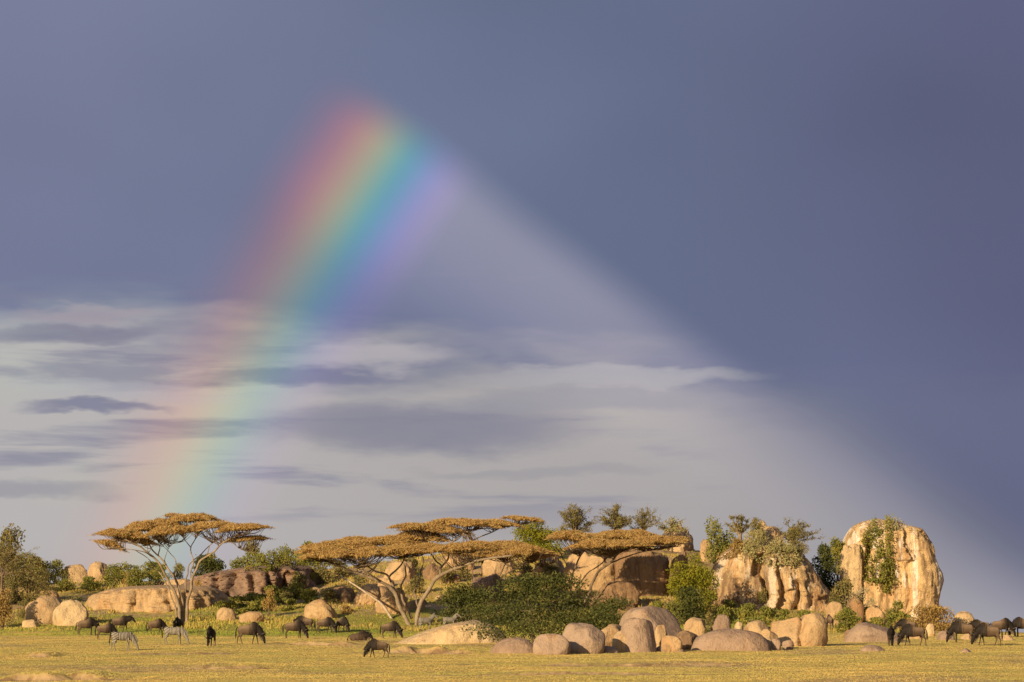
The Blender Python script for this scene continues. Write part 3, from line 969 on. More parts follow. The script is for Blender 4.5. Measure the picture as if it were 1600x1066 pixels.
def shrub(name, label, x0, x1, yt, yb, mat, D=None, n=2600, leaf=0.20, lumps=12, deep=0.8, group=None, bark='bark_dark', seed=None, base_skirt=0.35,
          cat='bush', up=0.3, elong=0.9, ragged=0.22, stems=7, rk=None, slope=False, lump_r=1.0):
    seed = seed if seed is not None else int(abs(x0) * 3 + yt * 11)
    r = np.random.default_rng(seed)
    rd = random.Random(seed)
    cxp = 0.5 * (x0 + x1)
    if D is None:
        D = hit(cxp, yb) + 0.3 * (x1 - x0) * mpp(300)
    if slope: D = foot(cxp, yb, D)
    if rk is not None:
        for q in range(14):
            hp, _ = on_rock(cxp, yb + 2 * q, rk)
            if hp is not None: break
        D = hp.y + 0.25
    c = at(cxp, yb, D)
    top = at(cxp, yt, D)
    W = (x1 - x0) * mpp(D)
    zg = min(c.z, gz(c.x, D))
    if rk is not None: zg = min(c.z, hp.z) - 0.1
    H = top.z - zg
    h0 = max(0.0, c.z - zg)
    root = empty(name, (c.x, D, zg))
    tag(root, label, cat, group)
    # lumps
    Lc, Lr = [], []
    for i in range(lumps):
        a = rd.random() * 2 * math.pi
        q = rd.random() ** 0.5 * 0.72
        zz = rd.random()
        rr = rd.uniform(0.20, 0.34) * lump_r
        prof = math.sqrt(max(0.05, 1 - zz * zz * 0.85))
        Lc.append((math.cos(a) * q * 0.5 * prof, math.sin(a) * q * 0.5 * deep * prof, base_skirt * 0.5 + (0.86 - base_skirt * 0.5) * zz - rr * 0.25))
        Lr.append(rr * (1.1 - 0.35 * zz))
    Lc, Lr = np.array(Lc), np.array(Lr)
    pick = r.choice(lumps, n, p=Lr ** 2 / (Lr ** 2).sum())
    v = r.normal(size=(n, 3)); v /= np.linalg.norm(v, axis=1, keepdims=True)
    rad = Lr[pick] * (0.45 + 0.6 * r.random(n) ** 0.6) * (1 + ragged * r.normal(size=n) * 0.6)
    P = Lc[pick] + v * rad[:, None] * np.array([0.85, 0.85 * deep, 0.62])
    mx = np.percentile(np.abs(P[:, 0]), 99.3)
    P[:, 0] *= 0.5 / mx
    P[:, 2] *= 1.0 / np.percentile(P[:, 2], 99.5)
    P = P[P[:, 2] > 0.0]
    P[:, 0] *= W; P[:, 1] *= W; P[:, 2] = P[:, 2] * (H - h0 * 0.3) + h0 * 0.3
    me = np_mesh('crown', leaves(P, leaf, elong, up, seed=seed), 4)
    tag(link('crown', me, M[mat], root), kind='stuff')
    bm = bmesh.new()
    for i in range(stems):
        k = i % lumps
        e = Vector((Lc[k][0] * W, Lc[k][1] * W, Lc[k][2] * H))
        b0 = Vector((rd.uniform(-.06, .06) * W, rd.uniform(-.06, .06) * W, -0.15))
        mid = b0.lerp(e, 0.5) + Vector((rd.uniform(-.1, .1), rd.uniform(-.1, .1), 0.15)) * 0.5
        tube(bm, spline([b0, mid, e], 4), 0.022 * H ** 0.8 + 0.02, 0.012, 5)
    link('stems', bm_finish(bm, 'stems'), M[bark], root)
    return root


def fan_tree(name, label, px, yb, x0, x1, yt, mat, D, limbs=9, n=1800, leaf=0.2, bark='bark_dark', group=None, trunk_r=0.14, crown_lo=0.30, flat=0.0, seed=1, cat='tree', twigs=8, spread=0.24):
    """open tree: trunk, upward fanning limbs, tufts of leaf along the twigs"""
    rd = random.Random(seed); r = np.random.default_rng(seed)
    c = at(px, yb, D)
    zg = min(gz(c.x, D), c.z)
    H = at(px, yt, D).z - zg
    L, Rr = at(x0, yt, D).x - c.x, at(x1, yt, D).x - c.x
    root = empty(name, (c.x, D, zg))
    tag(root, label, cat, group)
    hb = c.z - zg
    fork = hb + (H - hb) * 0.22
    bm = bmesh.new()
    tp = Vector((0.1 * (L + Rr), 0, fork))
    tube(bm, spline([Vector((0, 0, -0.3)), Vector((0.02, 0, fork * 0.5)), tp], 5), trunk_r, trunk_r * 0.75, 8, 0.15)
    link('trunk', bm_finish(bm, 'trunk'), M[bark], root)
    P = []
    bm = bmesh.new()
    for i in range(limbs):
        f = (i + 0.5 + rd.uniform(-.35, .35)) / limbs
        ex = L * 0.93 + (Rr - L) * 0.93 * f
        ey = rd.uniform(-0.4, 0.4) * (Rr - L)
        m = 2 * f - 1
        if flat: ez = H * (0.97 - 0.10 * abs(m) - rd.random() * 0.06)
        else: ez = hb + (H - hb) * (0.92 - 0.5 * m * m - rd.random() * 0.3)
        e = Vector((ex, ey, ez))
        mid = tp.lerp(e, 0.5) + Vector((0, 0, (0.02 if not flat else -0.02) * H))
        if not flat: mid.x *= 0.8
        pts = spline([tp - Vector((0, 0, 0.2)), mid, e], 6)
        tube(bm, pts, trunk_r * 0.5, 0.02, 5, 0.1)
        for k in range(twigs):
            s = pts[int(len(pts) * rd.uniform(crown_lo, 0.98)) - 1]
            ld = (e - tp).normalized() * (0.0 if flat else 1.1)
            te = s + (ld + Vector((rd.gauss(0, .75), rd.gauss(0, .75), rd.gauss(0.1, 0.45 if not flat else 0.12)))) * spread * (Rr - L) * 0.6
            if te.z > H: te.z = H
            tube(bm, [s, s.lerp(te, 0.5) + Vector((0, 0, 0.05)), te], 0.025, 0.01, 3)
            m_ = max(4, n // (limbs * twigs))
            tt = r.random(m_)[:, None] ** 0.7
            q = np.array(s)[None] * (1 - tt) + np.array(te)[None] * tt
            q = q + r.normal(size=(m_, 3)) * np.array([0.11, 0.11, 0.08]) * (0.6 + tt)
            P.append(q)
    link('limbs', bm_finish(bm, 'limbs'), M[bark], root)
    P = np.concatenate(P)
    me = np_mesh('crown', leaves(P, leaf, 1.8, 0.3, seed=seed), 4)
    tag(link('crown', me, M[mat], root), kind='stuff')
    return root


def acacia(label, base, D, limbs, pads, seed, dens=330.0, bark='bark', name='acacia_tree', trunk_r=0.24):
    """umbrella thorn: limb lines and flat leaf layers, all placed round the tree's own axis.
    limbs: (start radius, end radius, [(px, py, depth offset)...]); pads: (cx, cy, half width px, half thickness px, tilt px, depth offset)"""
    r = np.random.default_rng(seed); rd = random.Random(seed)
    b = at(base[0], base[1], D)
    zg = gz(b.x, D)
    root = empty(name, (b.x, D, zg))
    tag(root, label, 'acacia tree')
    o0 = Vector((b.x, D, zg))
    ends = []
    for i, (r0, r1, pl) in enumerate(limbs):
        pts = [at(x, y, D + dd) - o0 for x, y, dd in pl]
        if pts[0].z < 0.6:
            pts[0].z = -0.35
        sp = spline(pts, 6)
        sp = [p + Vector((noise.noise(p * 0.9 + Vector((i, 0, 0))), noise.noise(p * 0.9 + Vector((0, i, 5))), 0)) * 0.20 * min(1, max(0, p.z) / 2) for p in sp]
        bm = bmesh.new()
        tube(bm, sp, r0 * 0.62, r1 * 0.75, 9, 0.2)
        link('trunk' if pts[0].z < 0 else 'limb', bm_finish(bm, 'limb'), M[bark], root)
        ends += [p for k, p in enumerate(sp) if k > len(sp) * 0.55]
    k_ = mpp(D)
    for (cx, cy, a, bth, tilt, dd) in pads:
        ctr = at(cx, cy, D + dd) - o0
        A = a * k_
        By = A * 0.72
        T = bth * k_ * 1.0
        n = int(dens * math.pi * A * By)
        # lumpy edge
        ang = r.random(n) * 2 * math.pi
        lobes = 0.84 + 0.16 * np.sin(ang * 5 + r.random() * 6) + 0.08 * np.sin(ang * 11 + r.random() * 6)
        q = np.sqrt(r.random(n)) * lobes
        q = np.minimum(q * (1 + 0.12 * r.normal(size=n)), 1.4)
        x, y = q * np.cos(ang) * A, q * np.sin(ang) * By
        cl = fbm(x * 0.9 + seed * 3, y * 0.9 + cx, 5, 4)
        thick = np.clip(1 - q ** 2.2, 0.05, 1)
        z = T * (thick * (r.random(n) ** 0.6 * 1.9 - 0.95)) + T * 0.35 * thick + (cl - 0.5) * T * 1.1
        z = z + tilt * k_ * (x / A) - 0.10 * A * q ** 3 * 0.5
        keep = r.random(n) < ss(0.22, 0.5, cl) * 0.85 + 0.15
        P = np.stack([x, y, z], 1)[keep]
        dirs = np.stack([np.cos(ang), np.sin(ang), np.full(n, 0.22)], 1)[keep]
        P = P + np.array(ctr)[None]
        Q = leaves(P, 0.44, 8.0, 0.25, dirs, seed=seed + int(cx), jit=0.28)
        lay = tag(link('foliage_layer', np_mesh('foliage_layer', Q, 4), M['acacia'], root), kind='stuff')
        # twigs feeding the layer
        bm = bmesh.new()
        src = sorted(ends, key=lambda p: (p - ctr).length)[:10]
        for t in range(int(16 + A * 12)):
            j = rd.randrange(len(P))
            e = Vector(P[j])
            s = min((rd.choice(src) for _ in range(3)), key=lambda p: (p - e).length) if src else ctr
            m = s.lerp(e, 0.55); m.z = min(s.z, e.z) * 0.5 + 0.5 * (ctr.z - T) - 0.05
            tube(bm, spline([s, m, e], 3), 0.036, 0.012, 4)
        tag(link('twigs', bm_finish(bm, 'twigs'), M['bark_dark'], lay), kind='stuff')
    return root


def hz(px, py):
    return hit(px, py)


# left acacia
DA = hit(285, 974)
acacia('lone umbrella acacia with forked trunk standing left in green grass', (285, 973), DA, [
    (0.26, 0.06, [(281, 973, 0), (279, 949, 0), (269, 921, -.3), (260, 902, -.6), (251, 882, -1), (221, 857, -1.6), (203, 846, -2), (185, 838, -2)]),
    (0.22, 0.05, [(286, 973, .4), (283, 936, .4), (275, 910, .6), (260, 884, 1), (247, 869, 1.4), (234, 852, 2), (222, 838, 2.4)]),
    (0.24, 0.07, [(291, 973, 0), (294, 945, 0), (299, 917, -.2), (306, 893, -.4), (314, 876, -.6), (337, 859, -1.2), (352, 846, -1.6), (378, 832, -2)]),
    (0.16, 0.04, [(288, 973, .7), (288, 940, .9), (291, 910, 1.4), (297, 884, 2.0), (318, 862, 2.6), (335, 845, 3)]),
    (0.14, 0.04, [(279, 973, .7), (272, 945, 1.2), (262, 918, 1.8), (250, 895, 2.4), (232, 874, 3), (212, 860, 3.4)]),
    (0.12, 0.04, [(299, 915, -.2), (300, 890, .6), (301, 876, 1), (299, 856, 1.2), (304, 842, 1.3), (312, 830, 1.4)]),
    (0.08, 0.03, [(299, 856, 1.2), (291, 848, 1.5), (284, 838, 1.6)]),
    (0.07, 0.02, [(352, 846, -1.6), (363, 849, -1.4), (374, 858, -1.2), (399, 864, -1.0)]),
    (0.09, 0.03, [(247, 869, 1.4), (248, 855, 1.6), (243, 841, 1.8)]),
    (0.08, 0.03, [(275, 910, .6), (275, 886, 1.6), (275, 873, 2), (262, 860, 2.2), (251, 848, 2.4)]),
    (0.07, 0.02, [(260, 884, 1), (258, 873, .4), (261, 860, 0), (268, 845, -.4)]),
    (0.07, 0.03, [(322, 870, -.8), (328, 853, -.2), (342, 842, 0.4)]),
    (0.09, 0.03, [(237, 869, -1.3), (222, 862, -2.4), (198, 858, -3), (176, 856, -3.2)]),
], [(192, 836, 42, 8, -3, -1.5), (172, 852, 27, 6, -9, -2.2), (232, 826, 48, 9, 0, 1.5), (268, 831, 42, 8, 4, -2.0), (256, 820, 36, 6, 0, 3),
    (302, 812, 44, 7, 1, 1.5), (275, 806, 20, 4, 0, 2.5), (330, 822, 44, 6, 3, -1.0), (378, 826, 44, 6, 3, -2), (386, 843, 36, 3, 3, -0.5), (212, 846, 36, 6, -5, 2)], 101)

# big central acacia
DB = hit(648, 977)
acacia('largest spreading acacia with two thick leaning limbs and a two tiered crown', (648, 977), DB, [
    (0.34, 0.10, [(642, 977, 0), (625, 949, 0), (612, 921, -.4), (598, 911, -.8), (575, 901, -1.2), (545, 891, -1.6), (519, 880, -2), (495, 868, -2.2)]),
    (0.36, 0.12, [(651, 977, 0), (654, 953, 0), (667, 926, -.4), (684, 903, -.8), (706, 891, -1.2), (727, 882, -1.6), (757, 874, -2), (800, 868, -2.2)]),
    (0.20, 0.06, [(617, 931, -.4), (611, 912, .6), (605, 898, 1), (586, 893, 1.4), (569, 882, 1.8), (552, 868, 2)]),
    (0.14, 0.05, [(608, 901, .8), (624, 886, .4), (632, 873, 0), (640, 860, -.2)]),
    (0.20, 0.06, [(643, 966, .8), (630, 938, 1.6), (627, 917, 2), (634, 898, 2.4), (636, 878, 2.8), (640, 860, 3)]),
    (0.18, 0.05, [(684, 903, -.8), (690, 886, .2), (699, 873, .8), (700, 855, 1.4), (715, 842, 1.8), (728, 832, 2), (745, 824, 2)]),
    (0.12, 0.04, [(700, 862, 1.0), (730, 848, 2.2), (757, 836, 2.8), (786, 824, 3.2), (812, 817, 3.4)]),
    (0.14, 0.04, [(594, 910, -.8), (576, 897, -2.4), (558, 886, -3), (540, 872, -3.4)]),
    (0.12, 0.04, [(690, 886, .2), (676, 870, 2), (668, 852, 2.4), (672, 838, 2.6)]),
    (0.12, 0.04, [(727, 882, -1.6), (718, 868, -.4), (730, 858, 0.2)]),
    (0.12, 0.04, [(654, 950, 0), (648, 925, 2.2), (655, 900, 3), (660, 880, 3.4), (655, 862, 3.6)]),
], [(505, 861, 44, 6, 0, -2), (520, 868, 52, 6, 2, -3.5), (545, 855, 56, 8, -3, 1), (575, 866, 50, 8, 2, -3), (610, 848, 52, 8, -3, 2), (622, 862, 50, 8, 1, -2.5),
    (655, 841, 50, 8, -2, 3.5), (668, 858, 48, 7, 2, 0), (712, 858, 46, 7, 2, -2), (745, 855, 42, 7, 2, 1), (640, 823, 36, 4, -1, 2), (676, 828, 56, 7, -3, 2.5),
    (708, 817, 44, 5, -1, 3), (745, 820, 44, 6, -2, 1.5), (775, 818, 40, 4, -4, 3), (818, 811, 34, 3, -3, 3.4), (565, 846, 40, 5, -4, 3.5), (500, 856, 32, 4, -1, 1)], 202)

# small acacia in the middle and the right-hand one
DC = 334
acacia('smaller acacia with thin dark stems under a domed crown in the middle', (762, 945), DC, [
    (0.14, 0.04, [(760, 947, 0), (748, 925, 0), (740, 905, -.3), (739, 885, -.5), (735, 872, -.6)]),
    (0.15, 0.05, [(763, 947, 0), (768, 925, 0), (778, 908, -.3), (795, 894, -.6), (815, 884, -1), (835, 875, -1.2)]),
    (0.10, 0.03, [(761, 942, .3), (754, 915, .6), (752, 895, .8), (752, 876, 1)]),
    (0.10, 0.03, [(768, 925, 0), (782, 895, .8), (790, 878, 1.2), (800, 868, 1.6)]),
    (0.08, 0.03, [(795, 894, -.6), (822, 893, .6), (850, 885, 1), (866, 878, 1.2)]),
], [(730, 866, 40, 7, -3, -1), (775, 860, 58, 9, -1, 0), (815, 864, 50, 8, 3, -2), (848, 870, 28, 5, 5, 0), (790, 854, 44, 6, 1, 2.5)], 303, bark='bark_dark')
DD = hit(905, 955)
acacia('low spreading acacia right of the middle hiding a dark cliff', (905, 955), DD, [
    (0.24, 0.08, [(908, 957, 0), (918, 932, 0), (934, 895, -.6), (952, 880, -1), (966, 866, -1.4), (992, 854, -1.8), (1030, 850, -2)]),
    (0.20, 0.06, [(903, 957, 0), (893, 925, .4), (893, 900, .6), (904, 874, .8), (912, 862, 1), (925, 850, 1.2)]),
    (0.15, 0.05, [(899, 940, .3), (903, 915, 1.2), (918, 896, 2), (940, 880, 2.6), (960, 862, 3)]),
    (0.12, 0.04, [(893, 900, .6), (884, 880, -.6), (876, 864, -1.2), (865, 852, -1.6)]),
    (0.12, 0.03, [(952, 880, -1), (985, 868, .4), (1015, 860, 1.2), (1050, 854, 1.6)]),
], [(895, 841, 44, 9, -3, 0), (980, 839, 60, 8, 0, 2), (930, 852, 46, 7, 3, -2.5), (1020, 848, 52, 7, 3, -1), (1045, 846, 34, 5, 4, 2), (965, 852, 50, 6, 1, -3.2), (935, 842, 40, 7, 2, 2.5)], 404, bark='bark_dark')

# dead branches
def dead_branch(label, pts, D, r0, r1, fork=False):
    o0 = at(pts[0][0], pts[0][1], D)
    P = [at(x, y, D + d) - o0 for x, y, d in pts]
    bm = bmesh.new()
    tube(bm, spline(P, 6), r0, r1, 7, 0.3)
    if fork: tube(bm, spline([P[-2], P[-2].lerp(P[-1], 0.5) + Vector((0.3, 0.2, 0.35)), P[-2].lerp(P[-1], .8) + Vector((.5, .3, .9))], 4), r1 * 1.1, 0.02, 5)
    o = link('dead_branch', bm_finish(bm, 'dead_branch'), M['bark_pale'], loc=o0)
    tag(o, label, 'branch')


DL = hit(613, 968)
dead_branch('long pale dead branch leaning up the slope left of the large acacia', [(614, 971, 0), (598, 946, 1.5), (580, 932, 3), (560, 918, 5), (535, 902, 7)], DL, 0.13, 0.07)
dead_branch('bent pale fallen branch lying below the dark cliff', [(1008, 941, 0), (992, 934, 0), (978, 931, .2), (962, 920, .3), (946, 919, .4), (934, 925, .6)], foot(985, 940, 318) - 1.0, 0.12, 0.07, True)

# --- named bushes
shrub('dense_bush', 'big dense dark green bush behind the row of boulders', 728, 962, 898, 1012, 'dark_bush', D=247, n=17000, leaf=0.17, lumps=60, deep=0.55, ragged=0.25, lump_r=0.62)
shrub('dense_bush', 'dark green bush spreading from the big bush toward the low hump', 905, 1010, 935, 990, 'dark_bush', D=300, n=4000, leaf=0.22, lumps=16, deep=0.6)
shrub('dark_bush', 'dark shady bush under the right side of the largest acacia', 672, 775, 912, 975, 'dark_bush', D=312, n=5000, leaf=0.22, lumps=18, deep=0.6)
shrub('bright_bush', 'bright yellow green bush left of the granite dome', 1041, 1120, 866, 932, 'yellow_bush', D=317, n=8000, leaf=0.20, lumps=16, deep=0.9)
shrub('round_tree', 'bright yellow green rounded tree on the skyline between acacias', 797, 880, 814, 856, 'yellow_bush', D=356, slope=True, n=9000, leaf=0.2, lumps=16, deep=0.9, bark='bark', cat='tree')
shrub('green_bush', 'leafy green bush on the skyline left of the granite dome', 1100, 1150, 812, 862, 'mid_bush', D=338, slope=True, n=4200, leaf=0.22, lumps=11, deep=0.9)


def creeper(label, rows, rk, mat, n, seed, leaf=0.2, thick=0.55):
    """leaves and stems hugging a rock face: rows (y, left, right)"""
    r = np.random.default_rng(seed)
    ys = np.array([q[0] for q in rows], float)
    P = []
    while len(P) < n:
        y = r.uniform(ys[0], ys[-1])
        l, rr = np.interp(y, ys, [q[1] for q in rows]), np.interp(y, ys, [q[2] for q in rows])
        x = r.uniform(l - 2, rr + 2) + r.normal() * 1.5
        if fbm(np.array(x * 0.12), np.array(y * 0.12), seed, 3) < 0.36 + 0.2 * r.random(): 
            n -= 0.4
            continue
        h, nm = on_rock(x, y, rk)
        if h is None: continue
        lump = float(fbm(np.array(x * 0.2), np.array(y * 0.2), seed + 3, 2))
        P.append(h + nm * (0.05 + r.random() * thick * (0.3 + 1.4 * lump)))
    P = np.array([list(p) for p in P])
    o0 = Vector(P[P[:, 2].argmin()])
    h, nm = on_rock(np.mean(rows[-1][1:]), rows[-1][0], rk)
    root = empty('creeper', h)
    tag(root, label, 'creeper')
    tag(link('foliage', np_mesh('foliage', leaves(P - np.array(h), leaf, 1.0, 0.2, seed=seed), 4), M[mat], root), kind='stuff')
    bm = bmesh.new()
    for k in range(4):
        f = 0.2 + 0.2 * k
        pts = []
        for y in np.linspace(rows[-1][0], rows[0][0] + 6, 7):
            x = np.interp(y, ys, [q[1] for q in rows]) * (1 - f) + np.interp(y, ys, [q[2] for q in rows]) * f + math.sin(y * 0.3 + k) * 2
            hh, nn = on_rock(x, y, rk)
            if hh is not None: pts.append(hh + nn * 0.06 - h)
        if len(pts) > 2: tube(bm, spline(pts, 3), 0.06, 0.02, 5)
    link('stems', bm_finish(bm, 'stems'), M['bark'], root)


creeper('green creeper hanging down the front of the monolith', [(817, 1366, 1384), (824, 1362, 1392), (836, 1352, 1388), (850, 1348, 1386), (866, 1350, 1390), (880, 1354, 1390), (895, 1358, 1384), (910, 1362, 1382)], MONO, 'mid_bush', 4600, 51, 0.2, 0.9)
creeper('small green climber on the monolith below the main creeper', [(876, 1384, 1394), (890, 1378, 1396), (905, 1376, 1397), (925, 1378, 1392)], MONO, 'mid_bush', 1300, 52, 0.2, 0.7)
creeper('straw coloured tufts crowning the summit of the monolith', [(815, 1384, 1400), (822, 1388, 1412), (830, 1390, 1408)], MONO, 'grey_bush', 350, 53, 0.18, 0.5)
creeper('silvery grass mat draped over the crown of the granite dome', [(848, 1160, 1222), (856, 1152, 1236), (864, 1158, 1246), (872, 1162, 1250), (884, 1205, 1250)], DOME, 'grey_bush', 3000, 54, 0.2, 0.6)
creeper('straw coloured grass on the left shoulder of the granite dome', [(852, 1142, 1165), (866, 1128, 1160), (874, 1124, 1140)], DOME, 'dry_bush', 500, 55, 0.18, 0.3)
shrub('green_bush', 'green bush on the left shoulder of the monolith', 1292, 1326, 842, 872, 'mid_bush', D=337, n=2200, leaf=0.22, lumps=9, deep=0.9)
shrub('brown_bush', 'broad brownish green bush at the right foot of the monolith', 1400, 1500, 947, 992, 'dry_bush', D=312, n=6500, leaf=0.19, lumps=22, deep=0.6)
shrub('green_bush', 'green bush at the foot of the monolith left of the brown bush', 1382, 1425, 940, 980, 'mid_bush', D=314, n=2500, leaf=0.2, lumps=10)
shrub('green_bush', 'dark green bush in the gully between dome and monolith', 1262, 1316, 852, 925, 'dark_bush', D=338, n=4200, leaf=0.22, lumps=16)
shrub('olive_bush', 'olive bush low in the gully beside the dome', 1296, 1345, 905, 968, 'olive_bush', D=320, n=3600, leaf=0.2, lumps=14)
shrub('green_bush', 'fresh green bush at the bottom of the gully by the dome', 1305, 1340, 950, 990, 'mid_bush', D=306, n=2200, leaf=0.2, lumps=10)
shrub('dark_shrub', 'small dark shrub between two boulders behind the broad low one', 1098, 1120, 958, 990, 'olive_bush', D=249, n=1000, leaf=0.15, lumps=7)
shrub('dark_shrub', 'dark shrub against the left foot of the dome', 1040, 1110, 918, 962, 'dark_bush', D=312, n=3600, leaf=0.22, lumps=14, deep=0.6)
shrub('dark_tree_crown', 'shady evergreen tree behind the forked trunk of the left acacia', 303, 352, 868, 915, 'dark_bush', D=352, n=3000, leaf=0.22, lumps=11, bark='bark_dark', cat='tree', base_skirt=0.6)
shrub('reddish_bush', 'reddish brown bush in front of the boulder at the scrub edge', -22, 26, 922, 975, 'dry_bush', D=309, n=3200, leaf=0.2, lumps=12)
shrub('cliff_shrub', 'shaded shrub in the cleft of the granite dome', 1178, 1202, 918, 970, 'olive_bush', D=324.6, n=1400, leaf=0.18, lumps=9, deep=0.6, rk=DOME)
for i, (a, b, yt, yb, D, m, lab) in enumerate([
    (1158, 1200, 828, 868, 331, 'grey_bush', 'silvery grass clump on the dome top below the flat crowned tree'),
    (1190, 1222, 846, 872, 328, 'grey_bush', 'silvery bush on the dome top in front of the cracked rock'),
    (1140, 1166, 842, 868, 333, 'dry_bush', 'dry straw coloured bush on the left shoulder of the dome'),
    (1212, 1250, 852, 882, 328, 'grey_bush', 'silvery bush on the right shoulder of the dome'),
    (1168, 1196, 812, 838, 339, 'olive_bush', 'olive bush beside the flat crowned tree on the dome'),
    (1226, 1262, 824, 866, 340, 'olive_bush', 'olive bush behind the right shoulder of the dome')]):
    shrub('hill_bush', lab, a, b, yt, yb, m, D=D, n=2200, leaf=0.20, lumps=10, deep=0.8, elong=2.5, rk=DOME)

# --- open trees on the skyline
fan_tree('thorn_tree', 'feathery grey green thorn tree on the skyline right of the rounded tree', 898, 846, 868, 932, 789, 'olive_bush', 360, 11, 4420, 0.19, seed=21, trunk_r=0.12)
fan_tree('thorn_tree', 'wide feathery thorn tree on the skyline, left one of a pair', 962, 842, 936, 990, 787, 'olive_bush', 360, 10, 4080, 0.19, seed=22, trunk_r=0.12)
fan_tree('thorn_tree', 'feathery thorn tree on the skyline, right one of a pair', 1004, 842, 984, 1034, 790, 'olive_bush', 362, 9, 1900, 0.19, seed=23, trunk_r=0.12)
fan_tree('thorn_tree', 'low feathery thorn tree above the round rock on the skyline', 1050, 840, 1028, 1072, 808, 'grey_bush', 362, 8, 1300, 0.19, seed=24, trunk_r=0.10)
fan_tree('flat_crowned_tree', 'little flat crowned tree standing on top of the granite dome', 1156, 845, 1127, 1186, 791, 'olive_bush', 337, 7, 1500, 0.2, 'bark', seed=25, trunk_r=0.26, flat=1, twigs=6, spread=0.13)
fan_tree('windswept_tree', 'dark sprawling tree with bare tips on the dome right shoulder', 1236, 862, 1202, 1288, 807, 'olive_bush', 343, 11, 2200, 0.2, seed=26, trunk_r=0.12, spread=0.12)
fan_tree('thorn_tree', 'airy thorn tree at the left edge above the dark scrub', 2, 915, -45, 62, 834, 'olive_bush', 330, 12, 3200, 0.2, seed=27, trunk_r=0.14)
fan_tree('thorn_tree', 'thin shrubby tree on the dark slab between the acacias', 432, 902, 392, 470, 856, 'mid_bush', 331, 10, 3200, 0.2, seed=28, trunk_r=0.08)
fan_tree('dry_tree', 'dry leafless shrub behind the round boulder at the gully mouth', 1345, 965, 1318, 1372, 905, 'grey_bush', 318, 9, 900, 0.16, 'bark_pale', seed=29, trunk_r=0.08)

# --- scrub: look-alikes only their place tells apart
protos = {}
def scrub(kind, mat, spots, labels, group, leaf=0.2, n=1500):
    for i, (px, yb, w, h, D) in enumerate(spots):
        label = next(t for lim, t in labels if px < lim)
        key = (kind, i % 3)
        D = foot(px, yb, D)
        if key not in protos:
            o = shrub(kind, label, px - w / 2, px + w / 2, yb - h, yb, mat, D=D, n=n, leaf=leaf, lumps=11, group=group, seed=900 + len(protos) * 17)
            protos[key] = (o, w, h, D)
            continue
        s0, w0, h0, D0 = protos[key]
        o = copy_tree(s0)
        o['label'] = label
        D = foot(px, yb, D)
        p = at(px, yb, D)
        zg = min(p.z, gz(p.x, D))
        o.location = (p.x, D, zg)
        sx = w * D / (w0 * D0)
        sz = (p.z - zg + h * mpp(D)) / (h0 * mpp(D0))
        o.scale = (sx, sx, max(0.5, min(1.8, sz)))
        o.rotation_euler[2] = i * 1.1


scrub('scrub_bush', 'mid_bush', [(200, 910, 50, 30, 362), (235, 906, 46, 28, 362), (60, 905, 50, 34, 362), (30, 900, 50, 36, 362), (330, 896, 40, 26, 362), (395, 886, 44, 26, 364), (450, 880, 44, 26, 366), (480, 882, 40, 30, 360), (66, 922, 46, 34, 345), (100, 926, 40, 22, 348), (140, 926, 44, 22, 350), (178, 922, 44, 30, 350), (215, 920, 46, 30, 352), (250, 916, 40, 30, 356),
      (85, 912, 40, 28, 358), (370, 900, 36, 28, 358), (408, 893, 30, 24, 358), (282, 912, 30, 24, 360), (475, 900, 40, 36, 350), (500, 892, 42, 34, 352)],
      [(125, 'leafy green scrub bush on the ridge round the skyline outcrop'), (290, 'leafy green scrub bush on the ridge behind the long tan whaleback'), (9999, 'leafy green scrub bush on the ridge above the dark grey slab')], 'green scrub on the left ridge', n=1700)
scrub('dark_scrub_bush', 'olive_bush', [(5, 900, 80, 50, 340), (45, 905, 60, 40, 340), (30, 945, 60, 44, 316), (-5, 945, 60, 50, 316), (20, 930, 70, 56, 322), (52, 925, 46, 34, 330), (70, 950, 34, 34, 318), (15, 960, 40, 30, 312), (36, 968, 30, 30, 308)],
      [(9999, 'dark olive scrub bush crowding behind the rounded tan boulders')], 'dark scrub left of the boulders', n=2000)
scrub('slope_bush', 'olive_bush', [(470, 930, 40, 36, 330), (500, 915, 44, 34, 338), (530, 905, 44, 30, 342), (512, 945, 36, 26, 322), (448, 945, 30, 22, 326), (560, 925, 36, 26, 336), (655, 930, 36, 30, 336),
      (700, 915, 40, 30, 342), (722, 905, 34, 26, 348), (640, 895, 34, 24, 350), (820, 905, 40, 26, 345), (860, 915, 44, 36, 338), (840, 935, 50, 40, 325)],
      [(590, 'olive bush among rocks between the dark slab and the leaning pale branch'), (750, 'olive bush among rocks behind the largest acacia'), (9999, 'olive bush among rocks behind the small dark stemmed acacia')], 'bushes on the middle slope', n=1500)
scrub('grass_bush', 'mid_bush', [(350, 955, 40, 16, 322), (372, 950, 40, 18, 324), (395, 958, 40, 18, 322), (420, 950, 44, 22, 326), (440, 942, 44, 24, 330), (462, 938, 44, 26, 332), (475, 920, 40, 26, 338), (450, 955, 40, 20, 322), (485, 945, 40, 24, 326), (400, 945, 40, 18, 326), (425, 935, 40, 20, 332), (450, 925, 34, 20, 338), (380, 962, 30, 12, 318), (1140, 962, 40, 24, 306), (1170, 966, 40, 22, 304), (1200, 968, 36, 20, 304), (1225, 972, 36, 20, 302), (1255, 974, 36, 20, 302), (1060, 965, 40, 26, 300), (1085, 958, 36, 26, 306), (1030, 962, 30, 22, 300), (1130, 975, 40, 28, 300),
      (1160, 978, 40, 24, 298), (1185, 985, 36, 22, 290), (1110, 948, 34, 26, 314), (1335, 985, 36, 22, 296), (1372, 985, 36, 20, 296), (1358, 968, 30, 20, 308)],
      [(600, 'low yellow green bush on the grassy slope below the dark grey slab'), (1250, 'low yellow green bush between the front boulders and the granite dome'), (9999, 'low yellow green bush at the foot of the monolith')], 'low bushes at the foot of the hill', n=1300)
